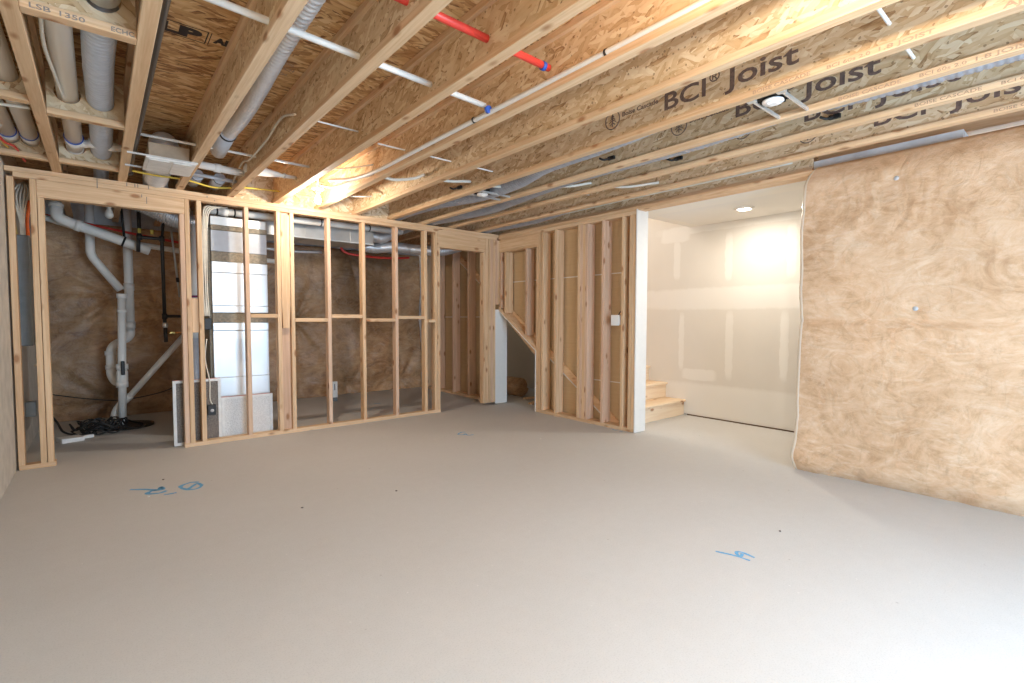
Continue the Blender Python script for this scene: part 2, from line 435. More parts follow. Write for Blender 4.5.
def plate_holes(w_, h_, holes, th, place):
    """flat panel w_ x h_ with round holes [(cx,cy,r)], thickness th, place(u,v,t)->world"""
    bm = bmesh.new(); es = []
    def loop(ps):
        vs = [bm.verts.new((p[0], p[1], 0)) for p in ps]
        for i in range(len(vs)): es.append(bm.edges.new((vs[i], vs[(i+1) % len(vs)])))
    loop([(0, 0), (w_, 0), (w_, h_), (0, h_)])
    for (cx, cy, r) in holes: loop([(cx+r*math.cos(2*math.pi*k/24), cy+r*math.sin(2*math.pi*k/24)) for k in range(24)])
    bmesh.ops.triangle_fill(bm, use_beauty=True, edges=es)
    # drop any face that filled a hole
    bad = [f for f in bm.faces if any((f.calc_center_median().x-cx)**2+(f.calc_center_median().y-cy)**2 < (r*.6)**2 for cx, cy, r in holes)]
    bmesh.ops.delete(bm, geom=bad, context='FACES_ONLY')
    r = bmesh.ops.extrude_face_region(bm, geom=bm.faces[:])
    for v in r['geom']:
        if isinstance(v, bmesh.types.BMVert): v.co.z = th
    for v in bm.verts: v.co = Vector(place(v.co.x, v.co.y, v.co.z))
    bmesh.ops.recalc_face_normals(bm, faces=bm.faces[:])
    return bm

# ================================================================== SETTING
floor = struct('floor', bx(XL-.2, 6.0, YR-.2, 8.0, -.12, 0), M_FLOOR)
struct('wall_left', bx(XL-.2, XL, YR-.2, YM+.2, 0, TOP-.26), M_LWALL)
struct('wall_left_rim', bx(XL-.2, XL-.02, YR-.2, YM+.2, TOP-.26, TOP), W_Y)
struct('wall_back', bx(XL-.2, 6.0, YM+.10, YM+.3, 0, TOP), M_CONC)
wbm = bx(4.37, 4.6, YR-.2, 1.50, 0, H-.02); box(wbm, 4.37, 4.6, .62, 1.50, H-.02, H+.085)
struct('wall_right', wbm, M_CONC)
struct('wall_right_sill', bx(4.46, 4.6, YR-.2, 1.50, H+.086, TOP), W_Y)
# wall behind the camera with a wide window
wr = bmesh.new()
box(wr, XL-.2, 0.9, YR-.12, YR, 0, TOP); box(wr, 3.0, 4.6, YR-.12, YR, 0, TOP); box(wr, 0.9, 3.0, YR-.12, YR, 2.08, TOP)
struct('wall_rear', wr, M_LWALL)
wf = bmesh.new()
for x in (0.9, 1.92, 2.94): box(wf, x, x+.06, YR-.10, YR-.03, .0, 2.08)
for z in (.0, 2.02): box(wf, .9, 3.0, YR-.10, YR-.03, z, z+.06)
wnd = struct('door_1', wf, M_PLAST)
# subfloor (opening over the stairs)
cf = bmesh.new()
box(cf, XL-.2, 4.40, YR-.2, YM+.3, TOP, TOP+.02); box(cf, 4.40, 6.0, YR-.2, 3.3, TOP, TOP+.02)
ceil = struct('ceiling', cf, OSB_DECK)

# hall shell
hall_blobs = [((XH, 2.55, 1.45), (.3, 1.45, .13)), ((XH, 2.4, .22), (.3, 1.5, .19)), ((XH, 3.90, 1.46), (.3, .14, .115)),
              ((XH, 3.47, 1.95), (.3, .045, .24)), ((XH, 2.80, 1.93), (.3, .045, .27)), ((XH, 2.12, 1.93), (.3, .05, .27)),
              ((XH, 3.39, .92), (.3, .035, .35)), ((XH, 2.775, .90), (.3, .045, .39)), ((XH, 2.17, .91), (.3, .045, .36)),
              ((XH, 3.50, 2.26), (.3, .20, .09)), ((XH, 2.4, 2.31), (.3, 1.3, .055)), ((XH, 3.15, .52), (.3, .22, .07))]
struct('wall_hall', bx(XH, XH+.12, 1.3, 8.0, 0.015, 3.6), drywall('hall_drywall', (.72, .695, .65), hall_blobs, (.79, .775, .74)))
struct('wall_hall_end', bx(4.62, XH+.1, 1.30, 1.42, 0, 2.33), M_WHITE_DW)
struct('wall_hall_gap_shade', bx(XH-.004, XH, 1.42, 3.29, 0, .014), plain('floor_gap_dark', (.12, .07, .04), .8))  # dark strip coloured in as the shade of the gap under the hall drywall
cbm = bx(4.30, XH+.1, 1.3, 3.099, 2.335, 2.35); box(cbm, 4.47, XH+.1, 3.099, 3.30, 2.335, 2.35)
struct('ceiling_hall', cbm, drywall('hall_ceiling_board', (.82, .80, .76), [((4.9, 3.22, 2.335), (1.0, .05, .2)), ((4.6, 1.9, 2.335), (.12, 1.5, .2))], (.84, .81, .75)))
# stairwell above the flight
sw = bmesh.new()
box(sw, 4.38, 4.40, 3.30, 8.0, TOP, 3.6); box(sw, 4.38, XH+.1, 3.28, 3.30, 2.35, 3.6); box(sw, 4.38, XH+.1, 3.3, 8.0, 3.6, 3.62); box(sw, 4.38, XH+.1, 7.9, 8.0, 0, 3.6)
struct('wall_stairwell', sw, M_WHITE_DW)

# ================================================================== INSULATION BLANKETS
def fbm(p, o=4):
    return noise.fractal(Vector(p), 1.0, 2.0, o)
def blanket_right():
    """quilted blanket hung on the foundation wall: front face, rounded far end, tucked foot and head"""
    bm = bmesh.new()
    ny, nz = 170, 90; y0, y1 = YR, 1.50; zt = 2.375
    pins = [(.938, 2.174), (0.807, 1.275), (0.55, .03), (1.12, .03), (-.6, 2.1), (-.7, 1.2)]
    def front(y, z):
        x = 4.235
        e = max(0, (z-2.22)/.16); x += .07*e*e                     # head leans back
        f = max(0, (.14-z)/.14); x += .055*f*f                     # foot tucked
        x -= .035*math.sin(math.pi*min(1, max(0, z/1.19)))**.6 if z < 1.19 else .03*math.sin(math.pi*min(1, (z-1.19)/1.1))**.6
        c = max(0, (y-1.05)/.45); 
        if z < .5: x -= .035*math.exp(-((y-1.45)/.2)**2)*(1-z/.5)
        w1 = fbm((y*1.6, z*1.6, 3.1)); x += .012*w1
        for (py, pz) in pins:
            dy, dz = y-py, z-pz; d = math.hypot(dy, dz)
            x += .02*math.exp(-(d/.05)**2)
            a = math.atan2(dz, dy); x += .006*abs(math.sin(a*7+4*noise.noise(Vector((a*2, py, pz)))))**.5*math.exp(-d/.45)*min(1, d/.05)
        x += .004*math.sin((z*3+y*7+2*noise.noise(Vector((y*3, z*3, 0))))*9)*max(0, noise.noise(Vector((y*1.3, z*1.3, 7))))
        if y > .9 and z < .75: x += .006*math.sin((y*.75+z)*70+2*noise.noise(Vector((y*4, z*4, 2))))*math.exp(-((y-1.35)/.22)**2)*(1-z/.75)
        # seam between two widths
        x += .018*math.exp(-((z-1.20)/.022)**2)
        return x
    global BR_FRONT; BR_FRONT = front
    rows = []
    for j in range(nz+1):
        z = zt*j/nz; row = []
        yend = y1+.008*fbm((z*3, 0, 1)) + (.03*math.exp(-((z-.1)/.12)**2)) - (.05*max(0, (z-2.2)/.17)**2)
        for i in range(ny+1):
            y = y0+(yend-y0)*i/ny; row.append(bm.verts.new((front(y, z), y, z)))
        # far end: wraps round to the wall
        xf = front(yend, z)
        for k in range(1, 9):
            a = math.pi/2*k/8
            row.append(bm.verts.new((xf+.05*(1-math.cos(a)), yend+.035*math.sin(a)+.004*noise.noise(Vector((z*25, k, 0))), z)))
        for k in range(1, 4): row.append(bm.verts.new((xf+.05+.04*k, yend+.035-.01*k, z)))
        rows.append(row)
    for j in range(nz):
        for i in range(len(rows[0])-1):
            f = bm.faces.new((rows[j][i], rows[j][i+1], rows[j+1][i+1], rows[j+1][i])); f.smooth = True; f.material_index = 1 if i >= ny else 0
    # head: closes back to the concrete
    top = rows[-1]; back = [bm.verts.new((4.375, v.co.y, zt-.015)) for v in top]
    for i in range(len(top)-1): f = bm.faces.new((top[i], top[i+1], back[i+1], back[i])); f.smooth = True
    bmesh.ops.recalc_face_normals(bm, faces=bm.faces[:])
    return bm
ib = thing('insulation_blanket', 'tan plastic-faced insulation blanket hung over the concrete wall right of the drywalled hall', 'insulation', (4.3, 0, 0), 'insulation blankets')
obj('blanket', blanket_right(), [M_INS, M_POLY_LIT], ib, True)
for (py, pz) in ((.938, 2.174), (0.807, 1.275)):
    obj('fastener_washer', lathe(bmesh.new(), [(.004, -.003), (.015, -.002), (.016, 0)], (BR_FRONT(py, pz)-.001, py, pz), 'x', 12), M_PGREY, ib)
    
def blanket_back(name, x0, x1, ymid, z0, z1, pins, seed, label, tears=True):
    bm = bmesh.new(); nx, nz = int((x1-x0)*45), 70; rows = []
    for j in range(nz+1):
        z = z0+(z1-z0)*j/nz; row = []
        for i in range(nx+1):
            x = x0+(x1-x0)*i/nx
            y = ymid+.045*fbm((x*1.3, z*1.2, seed)) - .05*abs(math.sin(math.pi*min(1, z/1.15))) 
            for (px, pz) in pins:
                dx, dz = x-px, z-pz; d = math.hypot(dx, dz); a = math.atan2(dz, dx)
                y += .08*math.exp(-(d/.12)**2)+.026*math.sin(a*8+3*noise.noise(Vector((a*2, px, pz))))*math.exp(-d/.6)*min(1, d/.06)
            y += .015*math.exp(-((z-1.17)/.015)**2)
            row.append(bm.verts.new((x, y, z)))
        rows.append(row)
    for j in range(nz):
        for i in range(nx):
            f = bm.faces.new((rows[j][i], rows[j+1][i], rows[j+1][i+1], rows[j][i+1])); f.smooth = True
    bk = [bm.verts.new((v.co.x, YM+.1, z1)) for v in rows[-1]]
    for i in range(nx): bm.faces.new((rows[-1][i], bk[i], bk[i+1], rows[-1][i+1]))
    for s in (0, -1):
        sd = [bm.verts.new((r[s].co.x, YM+.1, r[s].co.z)) for r in rows]
        for j in range(nz): bm.faces.new((rows[j][s], rows[j+1][s], sd[j+1], sd[j]))
    bmesh.ops.recalc_face_normals(bm, faces=bm.faces[:])
    o = obj(name, bm, M_INSD, None, True)
    return tag(o, label, 'insulation', 'insulation blankets')
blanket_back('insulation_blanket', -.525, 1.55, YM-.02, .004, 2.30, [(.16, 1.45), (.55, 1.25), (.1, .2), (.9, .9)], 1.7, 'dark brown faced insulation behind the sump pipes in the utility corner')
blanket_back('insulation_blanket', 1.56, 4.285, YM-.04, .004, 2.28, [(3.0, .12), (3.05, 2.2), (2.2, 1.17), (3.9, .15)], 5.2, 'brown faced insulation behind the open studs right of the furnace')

# ================================================================== JOISTS
FW, FH, WT = .058, .036, .012
def joist(k, xr, y0, y1, label):
    xc = xr-FW/2
    t = thing('ceiling_joist', label, 'joist', (xc, 0, H), 'ceiling joists')
    b1 = bx(xr-FW, xr, y0, y1, H, H+FH, bev=.002); o1 = obj('bottom_flange', b1, W_Y, t)
    obj('top_flange', bx(xr-FW, xr, y0, y1, TOP-FH, TOP, bev=.002), W_Y, t)
    wb = obj('web', bx(xc-WT/2, xc+WT/2, y0, y1, H+FH-.002, TOP-FH+.002), OSB_WEB, t)
    return t, o1, wb, xc
JL = {0: 'first ceiling joist from the left wall, dividing the four white pipes from the flex duct', 1: 'ceiling joist between the grey flex duct and the stamped floor panel',
      2: 'ceiling joist with the silver flexible duct running along its right side', 3: 'ceiling joist with a looped white cable on its web',
      4: 'ceiling joist left of the lit bulb, with the red pipe entering its web', 5: 'ceiling joist right of the lit bulb carrying the long white water pipe',
      6: 'ceiling joist right of the long white pipe, its web lit in a bright lower strip', 7: 'ceiling joist with large dark letters and a round tree mark on the web',
      8: 'ceiling joist holding the far ends of the recessed light bars', 9: 'ceiling joist right of the pair of grey ducts, third from the drywalled hall',
      10: 'ceiling joist hanging just in front of the concrete strip and hall opening', 11: 'ceiling joist resting on the stair partition above the hall opening'}
webs = {}; flanges = {}
for k, xr in enumerate(JX):
    y0 = YR if k < 11 else 1.50
    t, fl, wb, xc = joist(k, xr, y0, YM+.08, JL[k]); webs[k] = (wb, xc); flanges[k] = (fl, xr)
# stamped lettering on webs (reads along -Y, seen from the left)
def circ(r, n=28): return [(r*math.cos(2*math.pi*i/n), r*math.sin(2*math.pi*i/n)) for i in range(n+1)]
for k, ys in ((7, 1.745), (8, 1.515), (9, 1.265), (10, 1.00)):
    wb, xc = webs[k]; xf = xc-WT/2-.0004
    text_obj('lettering', 'BCI', .140, (xf, ys, 2.465), (0, -1, 0), (0, 0, 1), M_INK, wb, .002, width=.265)
    text_obj('lettering', '\u00ae', .075, (xf, ys-.285, 2.525), (0, -1, 0), (0, 0, 1), M_INK, wb, .0008, width=.062)
    text_obj('lettering', 'Joist', .140, (xf, ys-.375, 2.462), (0, -1, 0), (0, 0, 1), M_INK, wb, .002, width=.375)
    text_obj('lettering', 'Boise Cascade', .040, (xf, ys+.315, 2.525), (0, -1, 0), (0, 0, 1), M_INK, wb, .0006, width=.27)
    bm = bmesh.new(); cy, cz = ys+.395, 2.525
    tube(bm, [(xf, cy+a, cz+b) for a, b in circ(.058)], .0035, seg=5, cap=False)
    tube(bm, [(xf, cy, cz-.042), (xf, cy, cz+.042)], .004, seg=5)
    for zz, ww in ((.022, .014), (.006, .022), (-.010, .03), (-.026, .022)):
        for s in (-1, 1): tube(bm, [(xf, cy, cz+zz+.010), (xf, cy+s*ww, cz+zz-.006)], .003, seg=5)
    obj('tree_mark', bm, M_INK, wb)
# small stamps on the side of bottom flanges
for k, ys in ((7, 1.205), (8, .945), (9, .70), (10, .43)):
    fl, xr = flanges[k]; xf = xr-FW-.0004
    text_obj('stamp', 'BOISE CASCADE', .025, (xf, ys, H+.008), (0, -1, 0), (0, 0, 1), M_INK2, fl, .0003, width=.27)
    text_obj('stamp', 'BCI 60s 2.0', .022, (xf, ys-.34, H+.008), (0, -1, 0), (0, 0, 1), M_INK2, fl, .0003, width=.17)
    text_obj('stamp', '1.8 JOIST', .025, (xf, ys-.54, H+.008), (0, -1, 0), (0, 0, 1), M_INK2, fl, .0003, width=.19)
fl, xr = flanges[7]
text_obj('stamp', 'AJS', .032, (xr-FW-.0004, .28, H+.008), (0, -1, 0), (0, 0, 1), M_INK2, fl, .0008, width=.08)

# cross blocking between joists (same I-section), with holes where pipes pass
def block(x0, x1, yf, holes, label, mark=None):
    t = thing('joist_blocking', label, 'blocking', ((x0+x1)/2, yf, H), 'blocking between joists')
    b = obj('bottom_flange', bx(x0+.001, x1-.001, yf, yf+FW, H, H+FH, bev=.002), W_X, t)
    obj('top_flange', bx(x0+.001, x1-.001, yf, yf+FW, TOP-FH, TOP-.001, bev=.002), W_X, t)
    w_ = x1-x0-.002; h_ = JD-2*FH
    hs = [(cx-x0-.001, cz-H-FH, r) for cx, cz, r in holes]
    obj('web', plate_holes(w_, h_, hs, WT, lambda u, v, q: (x0+.001+u, yf+FW/2-WT/2+q, H+FH+v)), OSB_BLOCK, t)
    if mark: 
        for s, xx, ww in mark: text_obj('pencil_writing', s, .026, (xx, yf-.0004, H+.006), (1, 0, 0), (0, 0, 1), M_PENCIL, b, .0003, width=ww)
    return t
b0 = (JX[0], JX[1]-FW); bm1 = (XL, JX[0]-FW)
P_A, P_B = (-.105, 2.505), (.045, 2.505)        # white pipe and flex duct in bay 0
block(*b0, 2.63, [(*P_A, .062), (*P_B, .062)], 'blocking with pencilled writing at the top left, crossed by a white pipe and a duct', [('LSB', -.17, .06), ('1350', -.085, .075), ('ECHC', .07, .075)])
block(*b0, 3.88, [(*P_A, .060), (*P_B, .064)], 'blocking at the middle of the white pipe and grey flex duct, unmarked')
block(*b0, 5.03, [(*P_A, .064), (*P_B, .064)], 'blocking nearest the partition where the white pipe has its branch fitting')
P_C, P_D = (-.455, 2.50), (-.345, 2.50)
block(*bm1, 3.74, [(*P_C, .053), (*P_D, .053)], 'blocking around two beige pipes against the left wall, nearer one')
block(*bm1, 5.03, [(*P_C, .053), (*P_D, .053)], 'blocking around two blue-ringed beige pipes over the corner of the partition')
# solid blocking over the partition plates
for k in range(3, 7):
    lab = {3: 'osb blocking over the partition in the bay left of the lit bulb', 4: 'osb blocking over the partition directly behind the lit bulb',
           5: 'osb blocking over the partition in the first bay right of the lit bulb', 6: 'osb blocking over the partition in the second bay right of the lit bulb'}[k]
    x0, x1 = JX[k]-FW/2+WT/2, JX[k+1]-FW/2-WT/2
    o = obj('osb_blocking', bx(x0+.012, x1-.002, YA+.06, YA+.085, H+.0, TOP-.002), OSB_BLOCK)
    tag(o, lab, 'blocking', 'blocking between joists')
# floor panel stamp, read from below
SB = [(1, 0, 0), (0, -1, 0)]
M_INKD = plain('deck_ink', (.035, .022, .018), .7)
text_obj('lettering', 'LP', .13, (.262, 3.078, TOP-.0006), *SB, M_INKD, ceil, .008, width=.185)
text_obj('lettering', 'APA', .085, (.50, 3.055, TOP-.0006), *SB, M_INKD, ceil, .005, width=.13)
bm = bmesh.new()
for a in ((.24, .47, 2.965, 2.971), (.24, .47, 3.095, 3.101), (.465, .471, 2.965, 3.101), (.48, .484, 2.965, 3.101)): box(bm, *a, TOP-.0008, TOP-.0001)
obj('stamp_frame', bm, M_INKD, ceil)
for i, (xx, yy) in enumerate(((.70, 3.05), (.72, 3.12), (.70, 3.19))):
    text_obj('stamp', 'RATED SHEATHING' if i == 0 else '23/32 INCH', .04, (xx, yy, TOP-.0006), *SB, M_INK2, ceil, .001, width=.2)

# ================================================================== STUD PARTITION (along X at YA)
SW, SD = .038, .089
pa = thing('stud_partition', 'open wood stud partition with a wide door opening, screening the furnace and utility corner', 'stud wall', (1.7, YA, 0))
def W(parent, name, x0, x1, y0, y1, z0, z1, m, label=None): return obj(name, bx(x0, x1, y0, y1, z0, z1, bev=.0025), m, parent, label=label)
Y2 = YA+SD
ZP = H-2*SW
W(pa, 'top_plate', XL+.004, 4.28, YA, Y2, H-SW, H, W_X)
W(pa, 'top_plate', XL+.05, 4.25, YA, Y2, ZP, H-SW-.001, W_X)
W(pa, 'bottom_plate', -.515, -.300, YA, Y2, 0, SW, W_X)
W(pa, 'bottom_plate', .575, 3.335, YA, Y2, 0, SW, W_X)
def studA(xr, z0=SW, z1=None, m=None, name='stud', w_=SW): return W(pa, name, xr-w_, xr, YA, Y2, z0, (ZP if z1 is None else z1)-.001, m or random.choice((W_Z, W_Z, W_ZP)))
studA(-.478); studA(-.352)
studA(-.310, z1=2.150, name='trimmer_stud')
W(pa, 'header', -.350, .622, YA, Y2, 2.150, ZP-.001, W_X)
studA(.622, z1=2.138, name='trimmer_stud') if False else studA(.620, z1=2.149, name='trimmer_stud')
studA(.661)
for xr in (.755, 1.150, 1.440, 1.570, 1.950, 2.343, 2.750, 3.145): studA(xr)
studA(3.290); studA(3.331, z1=2.10, name='trimmer_stud')
W(pa, 'header', 3.294, 4.055, YA, Y2, 2.101, ZP-.001, W_X)
studA(4.055, z1=2.10, name='trimmer_stud'); studA(4.096); studA(4.14); studA(4.18, m=W_ZP); studA(4.222); studA(4.262, z0=1.40, m=W_ZP); studA(4.302, z0=1.40, m=W_Z)
# flat backing board in the narrow bay with a tapered scrap nailed over its upper half
W(pa, 'backing_board', 1.442, 1.530, YA+.045, YA+.083, SW, ZP-.001, W_ZP)
t_ = prism([(1.452, 1.10), (1.515, 1.10), (1.528, 1.35), (1.528, ZP-.03), (1.445, ZP-.03), (1.445, 1.35)], 'xz', YA+.006, YA+.044)
obj('backing_board', t_, W_Z, pa)
# short flat block beside the door opening, and staggered mid-height blocking
W(pa, 'block', .663, .715, YA+.02, YA+.058, 1.065, 1.385, W_Z)
for i, (xa, xb, z_) in enumerate(((1.152, 1.400, 1.225), (1.572, 1.910, 1.183), (1.952, 2.303, 1.225), (2.345, 2.710, 1.183), (2.752, 3.105, 1.215))):
    W(pa, 'block', xa, xb, YA+.001, Y2-.001, z_-SW/2, z_+SW/2, W_X)
W(pa, 'block', 3.147, 3.25, YA-.03, YA+.05, 1.155, 1.192, W_X)
# carpenter's pencil marks on the plates
bm = bmesh.new()
for x in (.015, .21, .265, .285, .36): box(bm, x, x+.006, YA-.0005, YA, H-.034 - (.05 if x < .1 else 0), H-.004)
box(bm, .345, .350, YA-.0005, YA, 2.20, 2.26); box(bm, .31, .316, YA-.0005, YA, 2.25, 2.275)
for x, z in ((.80, H-.03), (.86, H-.055), (1.52, H-.05)): box(bm, x, x+.008, YA-.0005, YA, z-.006, z+.006)
obj('pencil_mark', bm, M_PENCIL, pa)

# ================================================================== STAIR PARTITION (along Y at XB)
pb = thing('stair_partition', 'wood stud partition beside the stairs with a sloped closet hatch and a white drywalled end', 'stud wall', (XB, 4.0, 0))
X2 = XB+.130
LINE = lambda y: .788+.683*(y-4.648)        # underside of the stair run
YE = 3.125
def WB(name, y0, y1, z0, z1, m, x0=XB, x1=X2, label=None): return obj(name, bx(x0, x1, y0, y1, z0, z1, bev=.0025), m, pb, label=label)
WB('top_plate', 1.46, YM-.06, H-SW, H-.001, W_Y); WB('top_plate', YE, Y2+.2, ZP, H-SW-.001, W_Y)
WB('top_plate', Y2+.21, YM-.06, ZP, H-SW-.001, W_Y)
WB('bottom_plate', YE, 4.645, 0, SW, W_Y); WB('bottom_plate', Y2+.01, YM-.06, 0, SW, W_Y)
def studB(yfar, z0=SW, z1=None, m=None, name='stud', d=0): return WB(name, yfar-SW, yfar, z0, (ZP if z1 is None else z1)-.001, m or random.choice((W_Z, W_ZP, W_ZP)), XB+d)
studB(4.640, z1=2.115, name='trimmer_stud', m=W_Z); studB(4.600, m=W_Z); studB(4.550, m=W_Z)
studB(4.315); studB(3.935, m=W_Z); studB(3.896, m=W_ZP); studB(3.857, m=W_Z); studB(3.818, m=W_ZP)
studB(3.575); studB(3.305, m=W_Z); studB(3.205, m=W_Z); studB(3.163, m=W_Z)
WB('header', 4.602, 5.399, 2.155, ZP-.001, W_Y); WB('top_plate', 4.602, 5.399, 2.116, 2.154, W_Y)
studB(5.385, z0=LINE(5.385)+.06, z1=2.115, name='cripple_stud')
for yf in (5.29, 4.855): studB(yf, z0=LINE(yf)+.055, z1=2.115, name='cripple_stud')
# sloping plate over the hatch and its drywall lining
obj('sloped_plate', prism([(4.642, LINE(4.642)+.012), (5.42, LINE(5.42)+.012), (5.42, LINE(5.42)+.058), (4.642, LINE(4.642)+.058)], 'yz', XB, X2), W_Y, pb)
obj('drywall_lining', prism([(4.64, LINE(4.64)), (5.42, LINE(5.42)), (5.42, LINE(5.42)+.011), (4.64, LINE(4.64)+.011)], 'yz', XB-.006, X2+.02), M_WHITE_DW, pb, label='white drywall strip under the sloped plate')
obj('drywall_jamb', bx(XB-.006, X2+.02, 4.641, 4.653, .005, LINE(4.65)), M_WHITE_DW, pb, label='white drywall edge of the hatch')
obj('drywall_jamb', prism([(4.224, .01), (4.435, .01), (4.435, LINE(5.41)+.02), (4.224, LINE(5.41)+.02)], 'xz', 5.405, 5.417), M_WHITE_DW, pb, label='white drywall jamb of the hatch')
studB(5.48, z0=0, z1=LINE(5.45))
# studs further along, seen through the doorway
for yf in (7.45, 7.05, 6.60, 6.18): studB(yf)
# drywall (brown paper back) fixed on the stair side
dz = lambda y: LINE(y)
bm = prism([(YE, .01), (4.648, .01), (4.648, dz(4.648)), (5.43, dz(5.43)), (5.43, .01), (YM-.06, .01), (YM-.06, H), (YE, H)], 'yz', X2+.022, X2+.034)
obj('drywall_panel', bm, M_PAPER, pb, label='brown paper back of the stair drywall')
bm = bmesh.new()
for y0_, y1_, z_ in ((YE, 5.42, 1.712), (5.44, 7.4, 1.228), (YE, 3.95, .49)): box(bm, X2+.0205, X2+.022, y0_, y1_, z_-.006, z_+.006)
obj('drywall_joint', bm, M_WHITE_DW, pb, label='white board joint line')
pl = [(3.45, max(.04, LINE(3.45))), (3.45, LINE(3.45)+.11), (6.9, LINE(6.9)+.11), (6.9, LINE(6.9))]
pl = [(YE+.45, LINE(YE+.45)), (YE+.3, LINE(YE+.3)+.11), (6.95, LINE(6.95)+.11), (6.95, LINE(6.95))]
pl[0] = (3.52, .012); pl.insert(1, (3.40, .05))
obj('stringer_board', prism([(3.52, .012), (3.40, .05), (3.45, LINE(3.45)+.11), (6.8, LINE(6.8)+.11), (6.8, LINE(6.8)), (4.5, LINE(4.5))], 'yz', X2+.001, X2+.0195), W_Y, pb, label='slanting board behind the studs')
obj('drywall_edge', prism([(3.53, .0), (6.8, LINE(6.8)-.012), (6.8, LINE(6.8)-.001), (3.52, .012)], 'yz', X2+.001, X2+.012), M_WHITE_DW, pb, label='white edge along the slanting board')
# white finished end of the partition
bm = bmesh.new()
box(bm, XB-.012, X2+.046, 3.100, 3.113, .004, 2.335)
obj('drywall_end', bm, M_WHITE_DW, pb, label='white drywalled end of the partition')
obj('drywall_panel', bx(X2+.034, X2+.046, 3.113, 3.30, .004, 2.335), M_WHITE_DW, pb, label='white drywall face on the hall side')
obj('drywall_panel', bx(X2+.035, X2+.046, 3.30, 7.5, .0, TOP), M_WHITE_DW, pb, label='white drywall face on the stair side') if False else None

# switch box on the stair partition with its dark wire
sb = thing('switch_box', 'white square switch box fixed to a stud of the stair partition', 'switch box', (XB, 3.37, 1.19))
obj('cover_plate', bx(XB-.016, XB-.010, 3.315, 3.425, 1.13, 1.245, bev=.002), M_PLAST, sb)
obj('box', bx(XB-.010, XB+.045, 3.325, 3.415, 1.138, 1.237), M_PLAST, sb)
obj('wire', tb(smoothpath([(XB+.02, 3.35, 1.24), (XB+.03, 3.34, 1.27), (XB+.05, 3.30, 1.33), (XB+.04, 3.297, 1.40)]), .006), M_BLACK, sb)

# ================================================================== STAIRS
st = thing('staircase', 'unfinished pale wood stairs climbing left beside the white hall wall', 'stairs', (5.0, 3.25, 0))
y0, rise, run = 3.335, .193, .262
for i in range(12):
    yy = y0+i*run; z = (i+1)*rise
    obj('riser', bx(X2+.05, XH-.002, yy, yy+.018, z-rise+(.0 if i == 0 else .001), z-.026, bev=.001), W_TREAD, st)
    tr = obj('tread', bx(X2+.05, XH-.002, yy-.028, yy+run+.016, z-.026, z, bev=.006), W_TREAD, st)
for xs in (X2+.06, XH-.05):
    pts = [(y0+.02, 0)]
    for i in range(12): pts += [(y0+.02+i*run, (i+1)*rise-.027), (y0+.02+(i+1)*run, (i+1)*rise-.027)]
    pts += [(y0+.02+12*run, 12*rise-.35), (y0+.60, 0)]
    obj('stringer', prism(pts, 'yz', xs, xs+.036), W_Y, st)

# ================================================================== LIGHTS IN THE ROOM
def bulb_prof(s=1.0):
    return [(.013*s, .0), (.0135*s, -.018*s), (.018*s, -.032*s), (.027*s, -.052*s), (.030*s, -.070*s), (.027*s, -.086*s), (.017*s, -.097*s), (.004*s, -.1005*s)]
def bare_bulb(loc, label, lit, power=0, zb=None):
    x, y, z = loc
    t = thing('bulb_holder', label, 'light', (x, y, z+.07), 'bare bulb holders')
    obj('junction_box', lathe(bmesh.new(), [(.05, .035), (.052, .0), (.05, -.005)], (x, y, z+.105), 'z', 8), M_PLAST, t)
    obj('socket', lathe(bmesh.new(), [(.056, .012), (.058, .002), (.045, -.012), (.026, -.02), (.022, -.04), (.018, -.042)], (x, y, z+.088), 'z'), M_SOCK, t)
    obj('bulb', lathe(bmesh.new(), bulb_prof(), (x, y, z+.05), 'z'), M_BULB if lit else M_UNLIT, t, True)
    if lit:
        # the lamp's light leaves just below the glass envelope's tip and around it
        point('bulb_light', (x, y, z-.06), power, WARM, .035)
    return t
bare_bulb(BULB_MAIN, 'lit bare bulb glowing between ceiling joists above the stud partition', True, 28)
bare_bulb(BULB_NEAR, 'lit bare bulb nearest the middle of the room', True, 48)
bare_bulb((.42, -.9, 2.322), 'added fill bulb behind the camera near the left wall', True, 30)  # extra bulb out of view, added to warm the pipes in the left bays
ub = thing('bulb_holder', 'unlit bare bulb hanging under the door header by the white drain pipes', 'light', (.10, 6.1, 2.33), 'bare bulb holders')
obj('socket', lathe(bmesh.new(), [(.05, .08), (.05, .03), (.026, .0), (.020, -.05)], (.10, 6.1, 2.30), 'z'), M_SOCK, ub)
obj('bulb', lathe(bmesh.new(), bulb_prof(1.15), (.10, 6.1, 2.262), 'z'), M_UNLIT, ub, True)
hl = thing('ceiling_lamp', 'round flush lamp shining in the white hall ceiling', 'light', HALL_LAMP)
obj('trim_ring', lathe(bmesh.new(), [(.095, .008), (.097, .0), (.088, -.012), (.068, -.010), (.066, .004)], (5.07, 2.37, 2.327), 'z', 32), M_PLAST, hl, True)
obj('lens', lathe(bmesh.new(), [(.066, .004), (.064, -.008), (.03, -.010)], (5.07, 2.37, 2.327), 'z', 32), M_LED, hl, True)
d_ = bpy.data.lights.new('hall_light', 'AREA'); d_.shape = 'DISK'; d_.size = .13; d_.energy = 9.5; d_.color = (1.0, .90, .76)
o_ = bpy.data.objects.new('hall_light', d_); COL.objects.link(o_); o_.location = (5.07, 2.37, 2.312)

